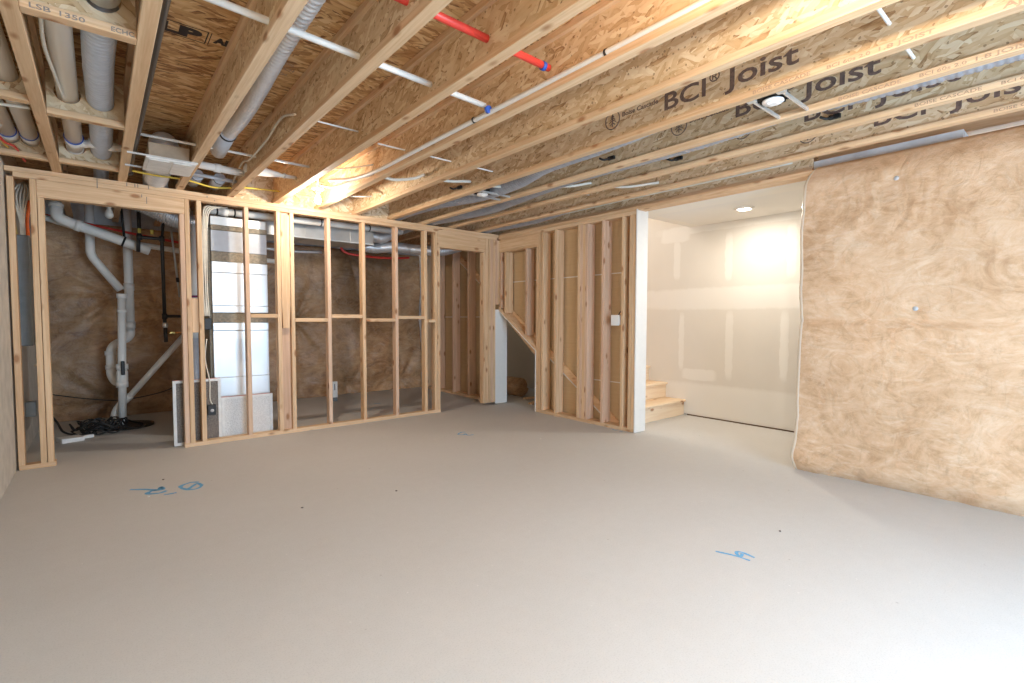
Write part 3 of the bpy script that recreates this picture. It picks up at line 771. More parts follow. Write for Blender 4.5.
# wires and clutter around the lit bulb
g = 'cables around the lit bulb'
def cable(pts, r, m, label, cat='cable', group=None, name='cable', sm=True):
    o = obj(name, tb(smoothpath(pts) if sm else pts, r, seg=8), m); tag(o, label, cat, group); return o
cable([(1.62, 4.80, 2.45), (1.55, 4.60, 2.47), (1.47, 4.45, 2.44), (1.43, 4.30, 2.46)], .008, M_CABLE, 'white cable leaving the lit bulb box toward the joist on its left')
cable([(1.62, 4.78, 2.46), (1.66, 4.55, 2.40), (1.72, 4.35, 2.41), (1.80, 4.05, 2.42), (1.84, 4.02, 2.43)], .011, M_CABLE, 'thick white cable looping from the lit bulb into the joist on its right')
cable([(1.55, 4.95, 2.50), (1.60, 4.55, 2.53), (1.74, 4.25, 2.52), (1.81, 4.0, 2.50)], .007, M_CABLE, 'thin white cable above the thick one at the lit bulb')
cable([(1.84, 4.02, 2.43), (2.0, 4.0, 2.41), (2.15, 3.92, 2.43), (2.235, 3.88, 2.47)], .013, M_CABLE, 'white cable pair sagging across the first bay right of the lit bulb')
cable([(2.25, 3.86, 2.46), (2.42, 3.83, 2.44), (2.65, 3.76, 2.46)], .013, M_CABLE, 'white cable pair crossing the second bay right of the lit bulb')
cable([(2.68, 3.76, 2.46), (2.85, 3.62, 2.42), (3.09, 3.5, 2.45)], .012, M_CABLE, 'white cable pair over the far ribbed duct')
cable([(3.11, 3.3, 2.44), (3.3, 3.18, 2.41), (3.50, 3.05, 2.45)], .012, M_CABLE, 'white cable pair crossing beside the second ribbed duct')
cable([(3.52, 3.05, 2.44), (3.72, 2.85, 2.41), (3.93, 2.62, 2.44)], .011, M_CABLE, 'white cable pair crossing in front of the last full bay')
cable([(1.835, 4.98, 2.45), (1.96, 4.9, 2.43), (2.04, 4.75, 2.41), (2.12, 4.72, 2.42)], .006, M_CABLE, 'short loose white wire end just right of the lit bulb')
# thin white water line crossing from bay to bay
SEG = []
def crossing(x0, x1, y, z, r, m, label, ends=True):
    o = obj('water_pipe', tb([(x0, y, z), (x1, y, z)], r, seg=8), m); tag(o, label, 'pipe', 'white pipes crossing the joists'); return o
crossing(JX[1]-.03, 1.41, 4.35, H+.12, .010, M_PEX, 'thin white pipe through the joists in front of the white vent box')
crossing(1.0, 1.41, 3.32, H+.12, .006, M_PEX, 'thin white pipe in the bay above the lit bulb, between two joists')
crossing(1.60, 4.35, 3.45, H+.12, .0065, M_PEX, 'long thin white pipe running right through the joists toward the stair partition')
crossing(2.43, 3.70, .635, H+.12, .0085, M_PEX, 'short white pipe crossing steeply at the top right of the ceiling')
obj_ = obj('water_pipe', tb([(.2, 2.295, H+.10), (1.775, 2.372, H+.09)], .0155, seg=10), M_PEX)
tag(obj_, 'bright white pipe crossing five joists to meet the long white pipe', 'pipe', 'white pipes crossing the joists')
ob = thing('water_pipe', 'long white pipe clipped along the side of the joist right of the lit bulb', 'pipe', (1.78, 1, H+.05), 'white pipes crossing the joists')
obj('pipe', tb(smoothpath([(1.808, -1.5, H+.05), (1.808, .9, H+.05), (1.79, 2.5, H+.048), (1.765, 3.2, H+.035), (1.745, 3.75, H+.025), (1.72, 4.2, H+.05), (1.62, 4.5, H+.08)], 12), .0145, seg=10), M_PEX, ob)
for y_ in (1.49, 2.50, .2): obj('clip', ring(bmesh.new(), (1.806-(.016 if y_ > 2 else 0), y_, H+.05), (0, 1, 0), .018, .012), M_BLACK, ob)
obj('clip', ring(bmesh.new(), (1.775, 2.34, H+.058), (0, 1, 0), .021, .02), M_BLUE, ob)
rp = thing('sprinkler_pipe', 'red pipe crossing between joists near the top of the ceiling', 'pipe', (1.3, 1.85, H+.12))
obj('pipe', tb([(.6, 1.84, H+.12), (1.80, 1.86, H+.12)], .018, seg=12), M_RED, rp)
obj('pipe_clip', ring(bmesh.new(), (1.76, 1.86, H+.118), (1, 0, 0), .022, .02), M_BLUE, rp)
cable([(.975, 3.28, 2.475), (.965, 3.55, 2.53), (.962, 3.88, 2.485), (.94, 4.15, 2.445), (.945, 4.40, 2.455), (.955, 4.65, 2.50), (.962, 4.95, 2.465), (.965, 5.12, 2.415)], .0075, M_CABLE, 'white cable drooping in a loop down the web of a ceiling joist')

# ================================================================== RECESSED LIGHT FRAMES
def can(x0, x1, y, label, sc_=1.0):
    t = thing('recessed_light_frame', label, 'light', ((x0+x1)/2, y, H+.03), 'recessed light frames')
    xc = x0+.085
    for dy in (-.075, .075):
        obj('hanger_bar', bx(x0, x1, y+dy-.006, y+dy+.006, H+.004, H+.022, bev=.001), M_STEEL, t)
        obj('bracket', bx(x0-.002, x0+.03, y+dy-.022, y+dy+.022, H+.0, H+.03, bev=.002), M_STEEL, t)
    obj('housing', lathe(bmesh.new(), [(.045, .05), (.072, .045), (.074, .012), (.070, .006), (.066, .02)], (xc+.01, y, H+.008), 'z', 28), M_BLACK, t, True)
    bm = bmesh.new()
    for k in range(14):
        a = 2*math.pi*k/14; box(bm, xc+.01+.074*math.cos(a)-.006, xc+.01+.074*math.cos(a)+.006, y+.074*math.sin(a)-.006, y+.074*math.sin(a)+.006, H+.012, H+.03)
    obj('spring_clip', bm, M_BLACK, t); 
    obj('trim', lathe(bmesh.new(), [(.052, .008), (.054, .0), (.047, -.006), (.02, -.006)], (xc+.012, y, H+.003), 'z', 28), M_PLAST, t, True)
    obj('driver_box', bx(xc-.012, xc+.045, y-.028, y+.028, H-.010, H+.01, bev=.008), M_PLAST, t)
can(JX[7]+.005, JX[8]-FW+.03, 1.17, 'recessed light frame with two steel bars right of the dark letters')
can(JX[7]-FW-.0+.06, JX[8]-FW+.03, 3.78, 'small recessed light frame far back above the corner doorway')

# ================================================================== DUCTS AND PIPES IN THE JOIST BAYS
g = 'flexible ducts between the joists'
def duct(pts, r, m, label, pitch=.014, amp=.045, name='flexible_duct'):
    o = obj(name, flex(pts, r, pitch, amp), m, None, True); return tag(o, label, 'duct', g)
duct([(.725, -1.5, 2.56), (.725, 1.5, 2.56), (.735, 2.6, 2.555), (.76, 3.2, 2.55), (.77, 3.7, 2.54), (.745, 4.1, 2.52)], .041, M_ALU, 'silver ribbed duct sloping down the third bay beside the stamped floor panel', .034, .16)
b2 = thing('duct_collar', 'grey round collar ending the silver ribbed duct above the partition', 'duct', (.74, 4.15, 2.5))
obj('collar', tb([(.748, 4.05, 2.53), (.742, 4.3, 2.50), (.74, 4.42, 2.485)], .054, seg=20), M_FLEXG, b2)
obj('strap', ring(bmesh.new(), (.7475, 4.08, 2.526), (0, 1, -.1), .057, .02), M_BLACK, b2)
duct([(.045, -1.5, 2.505), (.045, .5, 2.505), (.040, 1.6, 2.505), (.045, 2.35, 2.505)], .056, M_FLEXG, 'grey ribbed duct nearest the camera in the bay of the white pipe', .036, .13)
c_ = obj('duct_collar', ring(bmesh.new(), (.045, 2.52, 2.505), (0, 1, 0), .060, .2), M_TIN); tag(c_, 'dark metal collar passing through the pencilled blocking', 'duct')
duct([(.04, 2.74, 2.505), (.033, 3.3, 2.505), (.04, 3.86, 2.505), (.045, 4.1, 2.50), (.05, 5.2, 2.50)], .058, M_FLEXG, 'pale grey ribbed duct beside the white pipe at the upper left', .036, .13)
duct([(.05, 5.22, 2.50), (.05, 5.8, 2.50), (.05, 6.4, 2.50)], .052, M_FLEXG, 'grey ribbed duct end beyond the blocking over the partition')
# white pipe of bay 0 with its side branch
wp = thing('drain_pipe', 'thick white pipe with a side branch above the utility door opening', 'pipe', (-.105, 3, 2.5), 'white pipes in the left bays')
obj('pipe', tb([(-.105, -1.5, 2.505), (-.105, 5.15, 2.505)], .049, seg=24), M_PVCW, wp)
obj('coupling', ring(bmesh.new(), (-.105, 4.90, 2.505), (0, 1, 0), .055, .16), M_PVCW, wp)
obj('end_cap', lathe(bmesh.new(), [(.052, 0), (.054, .03), (.05, .05), (.03, .06)], (-.105, 5.08, 2.505), 'y'), M_PVCW, wp)
obj('blue_band', ring(bmesh.new(), (-.105, 4.81, 2.505), (0, 1, 0), .0562, .008), M_BLUE, wp)
obj('branch_pipe', tb(roundcorners([(-.105, 4.98, 2.49), (-.04, 4.84, 2.48), (.03, 4.80, 2.48), (.20, 4.80, 2.48)], .08), .027, seg=16), M_PVCW, wp)
for x_ in (.0, .11): obj('branch_coupling', ring(bmesh.new(), (x_, 4.80, 2.48), (1, 0, 0), .033, .05), M_PVCW, wp)
cable([(-.135, 2.66, 2.47), (-.155, 2.95, 2.465), (-.16, 3.2, 2.46), (-.14, 3.55, 2.455), (-.12, 3.88, 2.455)], .008, M_CABLE, 'white cable lying along the thick white pipe at the upper left')
for (px, pz), lb in ((P_C, 'beige pipe against the left wall, outer one of the blue-ringed pair'), (P_D, 'beige pipe next to the first ceiling joist, inner one of the blue-ringed pair')):
    t = thing('drain_pipe', lb, 'pipe', (px, 4, pz), 'white pipes in the left bays')
    obj('pipe', tb([(px, -1.5, pz), (px, 5.2, pz)], .047, seg=22), M_PVC, t)
    obj('coupling', ring(bmesh.new(), (px, 4.98, pz), (0, 1, 0), .0505, .10), M_PVC, t)
    obj('blue_band', ring(bmesh.new(), (px, 4.905, pz), (0, 1, 0), .0515, .008), M_BLUE, t)
cable([(XL+.01, 4.05, 2.40), (-.4, 4.0, 2.395), (-.27, 3.98, 2.40)], .009, M_CABLE, 'white cable crossing under the two blue-ringed pipes')
cable([(-.505, 4.35, 2.46), (-.47, 4.55, 2.40), (-.50, 4.7, 2.42), (-.45, 4.62, 2.46), (-.49, 4.5, 2.45)], .007, M_CABLE, 'coiled white cable against the left wall below the pipes')
cable([(-.50, 4.55, 2.42), (-.46, 4.80, 2.39), (-.42, 4.95, 2.40), (-.40, 5.3, 2.39)], .008, M_RED, 'short red cable against the left wall below the pipes')
cable([(-.515, 4.5, 2.43), (-.49, 4.75, 2.41), (-.46, 5.0, 2.40)], .006, M_YEL, 'yellow cable beside the red one against the left wall')
# black gas pipe of bay 1 with its end drop
t = thing('gas_pipe', 'black iron pipe running along the joist left of the stamped floor panel', 'pipe', (.235, 3, 2.43))
obj('pipe', tb([(.228, -1.5, 2.405), (.228, 5.18, 2.405)], .015, seg=12), M_IRON, t)
obj('cap', ring(bmesh.new(), (.232, 5.20, 2.405), (0, 1, 0), .022, .07), M_IRON, t)
# vent box with flex duct in bay 1
t = thing('vent_box', 'white rectangular vent box on steel rails with a round silver duct behind it', 'vent', (.44, 4.75, 2.4))
obj('carton', bx(.305, .556, 4.44, 4.80, 2.357, 2.47, bev=.004), plain('tan_box', (.50, .37, .25), .6), t, label='tan box body')
obj('flange', bx(.285, .590, 4.38, 4.77, 2.338, 2.350, bev=.002), M_CARD, t)
bm = bmesh.new(); box(bm, .305, .425, 4.40, 4.75, 2.332, 2.338); box(bm, .45, .57, 4.40, 4.75, 2.332, 2.338)
obj('cover', bm, M_CARD, t)
for y_ in (4.39, 4.76): obj('rail', bx(.18, .60, y_-.006, y_+.006, 2.349, 2.361), M_STEEL, t)
obj('spiral_duct', flex([(.42, 4.60, 2.48), (.42, 4.72, 2.545), (.42, 4.90, 2.54), (.42, 5.12, 2.47), (.42, 5.45, 2.44), (.46, 5.9, 2.42)], .088, .02, .08), M_ALU, t, True)
text_obj('label', 'UL 181', .03, (.40, 4.659, 2.43), (1, 0, 0), (0, 0, 1), M_INK, t, .0005, width=.05) if False else None
cable([(.235, 5.05, 2.385), (.40, 5.06, 2.378), (.60, 5.10, 2.39), (.80, 5.18, 2.38), (.96, 5.2, 2.40), (1.10, 5.22, 2.43), (1.40, 5.24, 2.45)], .008, M_YEL, 'yellow cable strung through the joists just in front of the partition')
# pvc pipe across bay 2
t = thing('vent_pipe', 'white pipe with a coupling crossing the third bay above the partition', 'pipe', (.8, 4.78, 2.44))
obj('pipe', tb([(.60, 4.75, 2.45), (1.0, 4.80, 2.45)], .030, seg=18), M_PVCW, t)
obj('coupling', ring(bmesh.new(), (.79, 4.774, 2.45), (1, .12, 0), .036, .05), M_PVCW, t)
o = obj('vent_pipe', tb([(.60, 5.05, 2.44), (1.0, 5.08, 2.435)], .016, seg=14), M_FLEXG); tag(o, 'thin grey pipe behind the white pipe in the third bay', 'pipe')
for x_, lb in ((.70, 'dark round duct end left in the third bay behind the partition plate'), (.87, 'black-banded round duct end right in the third bay')):
    t = thing('round_duct', lb, 'duct', (x_, 5.2, 2.44))
    obj('duct', ring(bmesh.new(), (x_, 5.30, 2.46), (0, 1, 0), .048, .3), M_FLEXG, t); obj('band', ring(bmesh.new(), (x_, 5.17, 2.46), (0, 1, 0), .050, .015), M_BLACK, t)
# crumpled white boot in bay 3
t = thing('duct_boot', 'crumpled white plastic duct boot left of the lit bulb', 'duct', (1.1, 4.6, 2.48))
bm = lathe(bmesh.new(), [(.03, 0), (.07, .01), (.075, .1), (.05, .22), (.028, .30), (.026, .42)], (.98, 4.72, 2.47), 'x', 18)
for v in bm.verts: v.co += Vector(noise.noise_vector(v.co*14))*.012; v.co.z = 2.47+(v.co.z-2.47)*.55
obj('boot', bm, M_PVCW, t, True); obj('tie', ring(bmesh.new(), (1.30, 4.72, 2.47), (1, 0, 0), .024, .012), M_STEEL, t)
# ribbed ducts in the right-hand bays
duct([(2.80, -1.5, 2.56), (2.80, .6, 2.56), (2.80, 1.3, 2.53), (2.78, 2.2, 2.455), (2.80, 2.9, 2.45), (2.92, 3.4, 2.445), (2.94, 4.0, 2.44), (2.82, 4.6, 2.45), (2.78, 5.3, 2.45), (2.80, 6.3, 2.42)], .068, M_FLEXD, 'grey ribbed duct behind the joist with the dark letters', .034, .07)
duct([(3.215, -1.5, 2.455), (3.215, .5, 2.445), (3.20, 1.2, 2.465), (3.21, 1.9, 2.445), (3.20, 3.0, 2.45), (3.30, 3.9, 2.44), (3.36, 4.4, 2.435), (3.30, 5.0, 2.44), (3.22, 5.6, 2.44), (3.22, 6.5, 2.42)], .070, M_FLEXD, 'long grey ribbed duct behind the joist that holds the far ends of the light bars', .034, .03)
duct([(4.06, 3.2, 2.50), (4.07, 3.7, 2.49), (4.14, 4.2, 2.46), (4.16, 4.8, 2.445), (4.10, 5.3, 2.44), (4.06, 6.4, 2.43)], .065, M_FLEXD, 'grey ribbed duct above the corner of the two stud partitions', .034, .10)
for i, (x_, y_, lb) in enumerate(((3.075, 1.93+.55, 'black duct strap end on the web left of the second ribbed duct'), (3.50, 1.10, 'black strap bundle on the web right of the recessed light frame'), (3.48, 2.15, 'black strap end between the second ribbed duct and the joist'), (2.66, 3.95, 'black nail plate where the far duct begins'))):
    bm = bmesh.new(); box(bm, x_-.02, x_, y_-.04, y_+.02, 2.43, 2.455); tube(bm, smoothpath([(x_-.02, y_, 2.44), (x_-.06, y_+.02, 2.425), (x_-.08, y_+.05, 2.44)]), .008, seg=6)
    tag(obj('duct_strap', bm, M_BLACK), lb, 'strap', 'black duct straps')
cable([(3.555, 5.6, H+.085), (3.555, 4.8, H+.06), (3.56, 2.3, H+.055), (3.56, 2.0, H+.06)], .011, M_PEX, 'white pipe along the joist above the stair partition hatch', 'pipe', name='water_pipe')
cable([(4.0, 3.9, 2.44), (4.05, 3.6, 2.415), (4.1, 3.1, 2.42), (4.15, 2.6, 2.44)], .007, M_BLUE, 'blue cable in the last bay above the stair partition')
cable([(4.15, 5.0, 2.44), (4.17, 4.2, 2.42), (4.18, 3.2, 2.425), (4.2, 2.2, 2.425), (4.21, 1.6, 2.43)], .008, M_CABLE, 'white cable running above the hall opening, nearer the wall')
cable([(4.10, 3.4, 2.44), (4.12, 2.6, 2.425), (4.10, 2.0, 2.44), (4.05, 1.95, 2.46)], .007, M_CABLE, 'white cable ending in a loose curl above the hall opening')

# ================================================================== UTILITY CORNER BEHIND THE PARTITION
t = thing('drain_pipe', 'large white sloped drain pipe with an elbow under the utility door header', 'pipe', (0, 6.9, 2.1), 'utility corner pipes')
obj('pipe', tb(roundcorners([(-.30, 6.9, 2.52), (-.305, 6.9, 2.23), (-.20, 6.9, 2.185), (.36, 6.9, 1.99), (.46, 6.9, 1.955)], .10, 6), .052, seg=22), M_PVC, t)
obj('coupling', ring(bmesh.new(), (-.14, 6.9, 2.163), (1, 0, -.35), .060, .05), M_PVC, t)
obj('coupling', ring(bmesh.new(), (-.305, 6.9, 2.36), (0, 0, 1), .060, .05), M_PVC, t)
obj('strap', ring(bmesh.new(), (.23, 6.9, 2.037), (1, 0, -.35), .056, .02), M_BLACK, t)
obj('strap', tb([(.235, 6.9, 2.09), (.21, 6.9, 2.5)], .012, seg=6), M_BLACK, t)
o = obj('drain_pipe', tb([(-.52, 7.05, 2.27), (.22, 7.05, 2.05), (.858, 7.05, 1.985), (1.9, 7.05, 1.95)], .030, seg=16), M_PVC); tag(o, 'thin white pipe running just below the large sloped drain pipe', 'pipe', 'utility corner pipes')
t = thing('vent_pipe', 'vertical white pipe with a long diagonal arm joining a taller pipe', 'pipe', (-.04, 7.2, 1.8), 'utility corner pipes')
obj('pipe', tb(roundcorners([(-.055, 7.25, 2.5), (-.055, 7.25, 1.90), (.20, 7.25, 1.52)], .06), .042, seg=18), M_PVC, t)
obj('pipe', tb([(.275, 7.25, 2.5), (.275, 7.25, 1.05)], .044, seg=18), M_PVC, t)
for z_ in (1.56, 1.12): obj('coupling', ring(bmesh.new(), (.275, 7.25, z_), (0, 0, 1), .050, .08), M_PVC, t)
obj('trap', tb(roundcorners([(.275, 7.25, 1.12), (.275, 7.25, .98), (.09, 7.2, .88), (.085, 7.2, .55), (.13, 7.15, .46), (.20, 7.1, .50)], .08, 6), .044, seg=18), M_PVC, t)
for z_ in (.80, .64): obj('coupling', ring(bmesh.new(), (.087, 7.2, z_), (0, 0, 1), .052, .045), M_PVC, t)
obj('sill_post', bx(.02, .075, 7.45, 7.49, .02, 1.25), W_Z, t) if False else None
t = thing('sump_discharge_pipe', 'bright white upright pump pipe with a black handled valve rising from the black lid', 'pipe', (.165, 6.9, 0), 'utility corner pipes')
obj('pipe', tb([(.165, 6.88, .03), (.195, 6.88, 1.43)], .037, seg=20), M_PVCW, t)
obj('cap', ring(bmesh.new(), (.195, 6.88, 1.44), (0, 0, 1), .046, .05), M_PVCW, t)
obj('collar', ring(bmesh.new(), (.193, 6.88, 1.28), (0, 0, 1), .043, .03), M_PVCW, t)
obj('valve_body', lathe(bmesh.new(), [(.044, -.07), (.052, -.05), (.052, .05), (.044, .07)], (.176, 6.88, .56), 'z'), M_PVCW, t)
obj('valve_collar', ring(bmesh.new(), (.174, 6.88, .47), (0, 0, 1), .055, .06), M_PVCW, t)
obj('valve_collar', ring(bmesh.new(), (.178, 6.88, .665), (0, 0, 1), .055, .06), M_PVCW, t)
obj('valve_handle', bx(.165, .20, 6.79, 6.83, .58, .73, bev=.006), M_BLACK, t)
obj('diagonal_pipe', tb([(.22, 6.95, .30), (.80, 7.0, 1.03)], .032, seg=16), M_PVC, t)
obj('foot_bend', tb(smoothpath([(.10, 7.0, .02), (.11, 7.0, .14), (.16, 6.98, .24), (.24, 6.95, .33)]), .040, seg=16), M_PVC, t)
o = obj('sump_cover', lathe(bmesh.new(), [(.25, 0.001), (.25, .018), (.22, .024), (.05, .026)], (.20, 6.90, 0), 'z', 36), M_BLACK); tag(o, 'round black sump cover on the concrete floor', 'cover')
# coiled cords beside the sump
rnd = random.Random(3); pts = []
for k in range(150):
    a = k*.42; r = .09+.045*math.sin(k*.31)+.02*rnd.random()
    pts.append((-.02+r*1.45*math.cos(a)+.04*math.sin(k*.09), 6.62+r*1.0*math.sin(a), .014+.13*abs(math.sin(k*.23))*(1 if k % 3 else .5)))
o = obj('power_cord', tb(smoothpath(pts, 3), .0075, seg=6), M_BLACK); tag(o, 'black power cord coiled in a heap beside the sump lid', 'cord')
cable([(-.49, 6.9, .33), (-.36, 6.7, .16), (-.30, 6.55, .07), (-.18, 6.5, .03), (-.05, 6.55, .02)], .010, M_BLACK, 'black cord dropping to the floor left of the coiled cord', 'cord', name='power_cord')
cable([(-.50, 7.35, .38), (-.1, 7.40, .27), (.2, 7.42, .23), (.6, 7.40, .30), (.85, 7.30, .46)], .006, M_BLACK, 'thin black cord sagging across the dark insulation above the sump', 'cord', name='power_cord')
cable([(.17, 6.6, .03), (.3, 6.55, .03), (.35, 6.75, .03), (.25, 6.95, .04), (.20, 7.1, .05)], .009, M_BLACK, 'black cord looping over the sump lid beside the pump pipe', 'cord', name='power_cord')
bm = bx(-.33, -.16, 6.33, 6.50, .002, .03); box(bm, -.19, -.06, 6.42, 6.50, .002, .022)
for v in bm.verts: v.co.z += .02*max(0, noise.noise(v.co*9)+.4) if v.co.z > .005 else 0
bmesh.ops.rotate(bm, verts=bm.verts, cent=(-.2, 6.4, 0), matrix=Matrix.Rotation(.3, 3, 'Z'))
o = obj('paper_manual', bm, M_CARD); tag(o, 'white paper leaflets lying on the floor before the coiled cord', 'paper')
text_obj('print', 'WARNING', .02, (-.30, 6.36, .031), (1, .3, 0), (0, 0, 1), M_RED, o, 0, width=.07) if False else None
# black gas line with drop leg
t = thing('gas_pipe', 'black iron gas line with a drop leg and brass valve on the dark insulation', 'pipe', (.6, 6.9, 2), 'utility corner pipes')
obj('pipe', tb(roundcorners([(.36, 6.75, 2.5), (.36, 6.75, 2.08), (.56, 6.75, 2.08), (.565, 6.75, 1.10)], .03), .018, seg=10), M_IRON, t)
obj('pipe', tb([(.355, 6.75, 2.1), (.345, 6.75, 1.92)], .018, seg=10), M_IRON, t)
obj('pipe', tb([(.57, 6.75, 1.22), (.95, 6.75, 1.22)], .016, seg=10), M_IRON, t)
obj('pipe', tb([(.56, 6.75, 2.08), (.60, 6.75, 2.5)], .014, seg=10), M_IRON, t)
for p in ((.565, 6.75, 1.22), (.56, 6.75, 2.08), (.36, 6.75, 2.08)): obj('fitting', ring(bmesh.new(), p, (0, 0, 1), .026, .06), M_IRON, t)
obj('valve', lathe(bmesh.new(), [(.02, -.03), (.026, -.015), (.026, .015), (.02, .03)], (.567, 6.75, 1.12), 'z'), M_TIN, t)
obj('drip_leg', tb([(.567, 6.75, 1.09), (.57, 6.75, .93)], .020, seg=10), M_IRON, t)
obj('brass_valve', bx(.60, .66, 6.73, 6.77, 1.02, 1.05, bev=.008), M_BRASS, t); obj('copper_tube', tb([(.57, 6.75, 1.035), (.9, 6.75, 1.035)], .011, seg=8), plain('copper', (.75, .33, .12), .3, .8), t)
for x_ in (.36, .47): obj('yellow_handle', bx(x_-.014, x_+.014, 6.71, 6.74, 2.12, 2.17, bev=.004), M_YEL, t)
o = obj('steel_conduit', tb([(.60, 6.55, 2.5), (.69, 6.55, 1.43)], .010, seg=8), M_TIN); tag(o, 'thin grey conduit dropping past the gas line', 'pipe', 'utility corner pipes')
o = obj('corded_fitting', ring(bmesh.new(), (.675, 6.55, 1.62), (.08, 0, -1), .016, .05), M_BLACK); tag(o, 'black coupling on the thin grey conduit', 'fitting')
o = obj('water_pipe', tb([(-.5, 7.2, 2.30), (.4, 7.2, 2.16), (1.2, 7.2, 2.06), (1.6, 7.2, 2.05)], .014, seg=8), M_RED); tag(o, 'red pipe running high behind the sloped drain pipe', 'pipe', 'utility corner pipes')
t = thing('round_duct', 'silver ribbed duct bulging under the right end of the utility door header', 'duct', (.62, 6.3, 2.3))
obj('duct', flex([(.15, 6.25, 2.43), (.40, 6.25, 2.34), (.62, 6.25, 2.24), (.85, 6.22, 2.20), (1.02, 6.2, 2.2)], .085, .02, .10), M_ALU, t, True)
t = thing('white_flue_pipe', 'white flue pipe standing in the narrow bay left of the furnace', 'pipe', (.76, 5.8, 1))
obj('pipe', tb([(.75, 5.95, 1.0), (.775, 5.95, 2.15)], .040, seg=18), M_PVC, t); obj('band', ring(bmesh.new(), (.757, 5.95, 1.42), (0, 0, 1), .042, .02), plain('purple_primer', (.25, .03, .12), .5), t)
obj('lower_pipe', tb([(.75, 5.95, .001), (.75, 5.95, 1.0)], .034, seg=18), M_FLEXG, t)
# electrical panel on the left wall
t = thing('electrical_panel', 'dark grey electrical panel with white cables fanning in behind the leftmost studs', 'panel', (-.50, 6.3, 1.4))
obj('cabinet', bx(XL+.002, -.42, 5.62, 6.02, .97, 1.87, bev=.005), M_PANEL, t)
for i in range(6):
    a = (i-2.5)/2.5
    obj('cable', tb(smoothpath([(-.468+.006*i, 5.64, 1.86), (-.455+.012*a, 5.62, 1.97), (-.455+.03*a, 5.62, 2.08), (-.450+.055*a, 5.63, 2.18), (-.44+.035*a, 5.66, 2.27), (-.45, 5.8, 2.33)]), .0065, seg=6), M_CABLE, t)
for i, x_ in enumerate((-.505, -.425)): obj('orange_cable', tb(smoothpath([(x_, 5.63, 1.87), (x_+(.0 if i else -.0), 5.62, 2.0), (x_-.012+.03*i, 5.62, 2.15)]), .012, seg=6), M_ORANGE, t)
obj('yellow_cable', tb(smoothpath([(-.49, 5.61, 1.87), (-.498, 5.61, 2.0), (-.505, 5.62, 2.12)]), .006, seg=6), M_YEL, t)
obj('backer_board', bx(XL+.001, XL+.012, 5.6, 6.4, .2, .97), M_TIN, t)
cable([(-.41, 5.7, 1.0), (-.40, 5.68, .85), (-.42, 5.66, .80)], .007, M_CABLE, 'short white cable under the electrical panel')
o = obj('outlet_box', bx(XL+.012, -.45, 6.0, 6.1, .33, .46, bev=.004), M_PANEL); tag(o, 'small dark outlet box low on the left wall behind the studs', 'box')

# ------------------------------------------------------------------ furnace plenum
t = thing('furnace', 'tall white and silver furnace cabinet and plenum standing behind the studs', 'furnace', (1.12, 5.9, 0))
FX0, FX1, FY = .865, 1.375, 5.66
def fp(name, z0, z1, m, d=0.0, lab=None, x0=FX0, x1=FX1): return obj(name, bx(x0, x1, FY+d, 6.25, z0, z1, bev=.004), m, t, label=lab)
fp('base_cabinet', .0, .60, M_FOIL); fp('lower_cabinet', .602, 1.075, M_FOIL)
fp('door_lip', 1.0765, 1.155, M_FOIL, -.008); fp('seam_band', 1.156, 1.255, M_BAND, .015, 'brown seam band')
fp('upper_cabinet', 1.256, 1.325, M_FOIL); fp('upper_panel', 1.326, 1.655, M_FOIL, .004); fp('upper_cap', 1.656, 1.765, M_FOIL, -.004)
fp('seam_band', 1.766, 1.865, M_BAND, .012, 'brown seam band'); fp('coil_case', 1.866, 2.075, M_PGREY, .01, 'grey coil case')
fp('seam_band', 2.076, 2.125, M_BAND, .0, 'dark seam'); fp('supply_plenum', 2.126, 2.215, M_TIN, .02, 'shiny plenum top')
obj('side_wrap', bx(.842, .864, 5.70, 6.2, .35, 2.10), M_BAND, t, label='ragged brown edge')
for x_ in (.95, 1.28): obj('screw', lathe(bmesh.new(), [(.006, 0), (.006, -.004), (.002, -.006)], (x_, FY, 1.5), 'y'), M_STEEL, t)
# filters leaning at the foot
def filt(name, x0, x1, y, z0, z1, mesh, label):
    t = thing(name, label, 'filter', ((x0+x1)/2, y, 0), 'furnace filters')
    bm = bmesh.new(); b_ = .025
    box(bm, x0, x0+b_, y, y+.03, z0, z1); box(bm, x1-b_, x1, y, y+.03, z0, z1); box(bm, x0+b_, x1-b_, y, y+.03, z0, z0+b_); box(bm, x0+b_, x1-b_, y, y+.03, z1-b_, z1)
    obj('frame', bm, M_CARD, t); obj('media', bx(x0+b_, x1-b_, y+.008, y+.024, z0+b_, z1-b_), mesh, t)
    obj('red_edge', bx(x0+.002, x1-.002, y+.003, y+.027, z1, z1+.003), plain('red_print', (.6, .2, .17), .6), t)
filt('furnace_filter', .505, .895, 5.505, .003, .615, M_FMESH, 'tall white-framed filter with dark mesh leaning left of the furnace')
filt('furnace_filter', .905, 1.375, 5.56, .003, .415, M_FMESHW, 'low white-framed filter with pale mesh at the furnace foot')
# cables hanging in the bay and black thermostat box
t = thing('cable_bundle', 'white cables hanging down the left side of the furnace to a black box', 'cable', (.80, 5.5, 1.2))
for i in range(4):
    x_ = .775+.012*i
    obj('cable', tb(smoothpath([(.86+.05*i, 5.62, 2.30), (.80+.02*i, 5.56, 2.25), (x_+.01, 5.55, 2.10), (x_, 5.54, 1.8), (x_+.008*math.sin(i*2), 5.55, 1.5), (x_+.006, 5.54, 1.22)]), .0065, seg=6), M_CABLE, t)
obj('cable', tb(smoothpath([(.79, 5.54, 1.0), (.775, 5.55, .8), (.80, 5.50, .6), (.80, 5.495, .42), (.82, 5.495, .36)]), .006, seg=6), M_CABLE, t)
obj('relay_box', bx(.775, .835, 5.53, 5.57, 1.09, 1.20, bev=.004), M_BLACK, t)
t = thing('thermostat_module', 'small black square module hanging over the dark mesh filter', 'box', (.81, 5.49, .33))
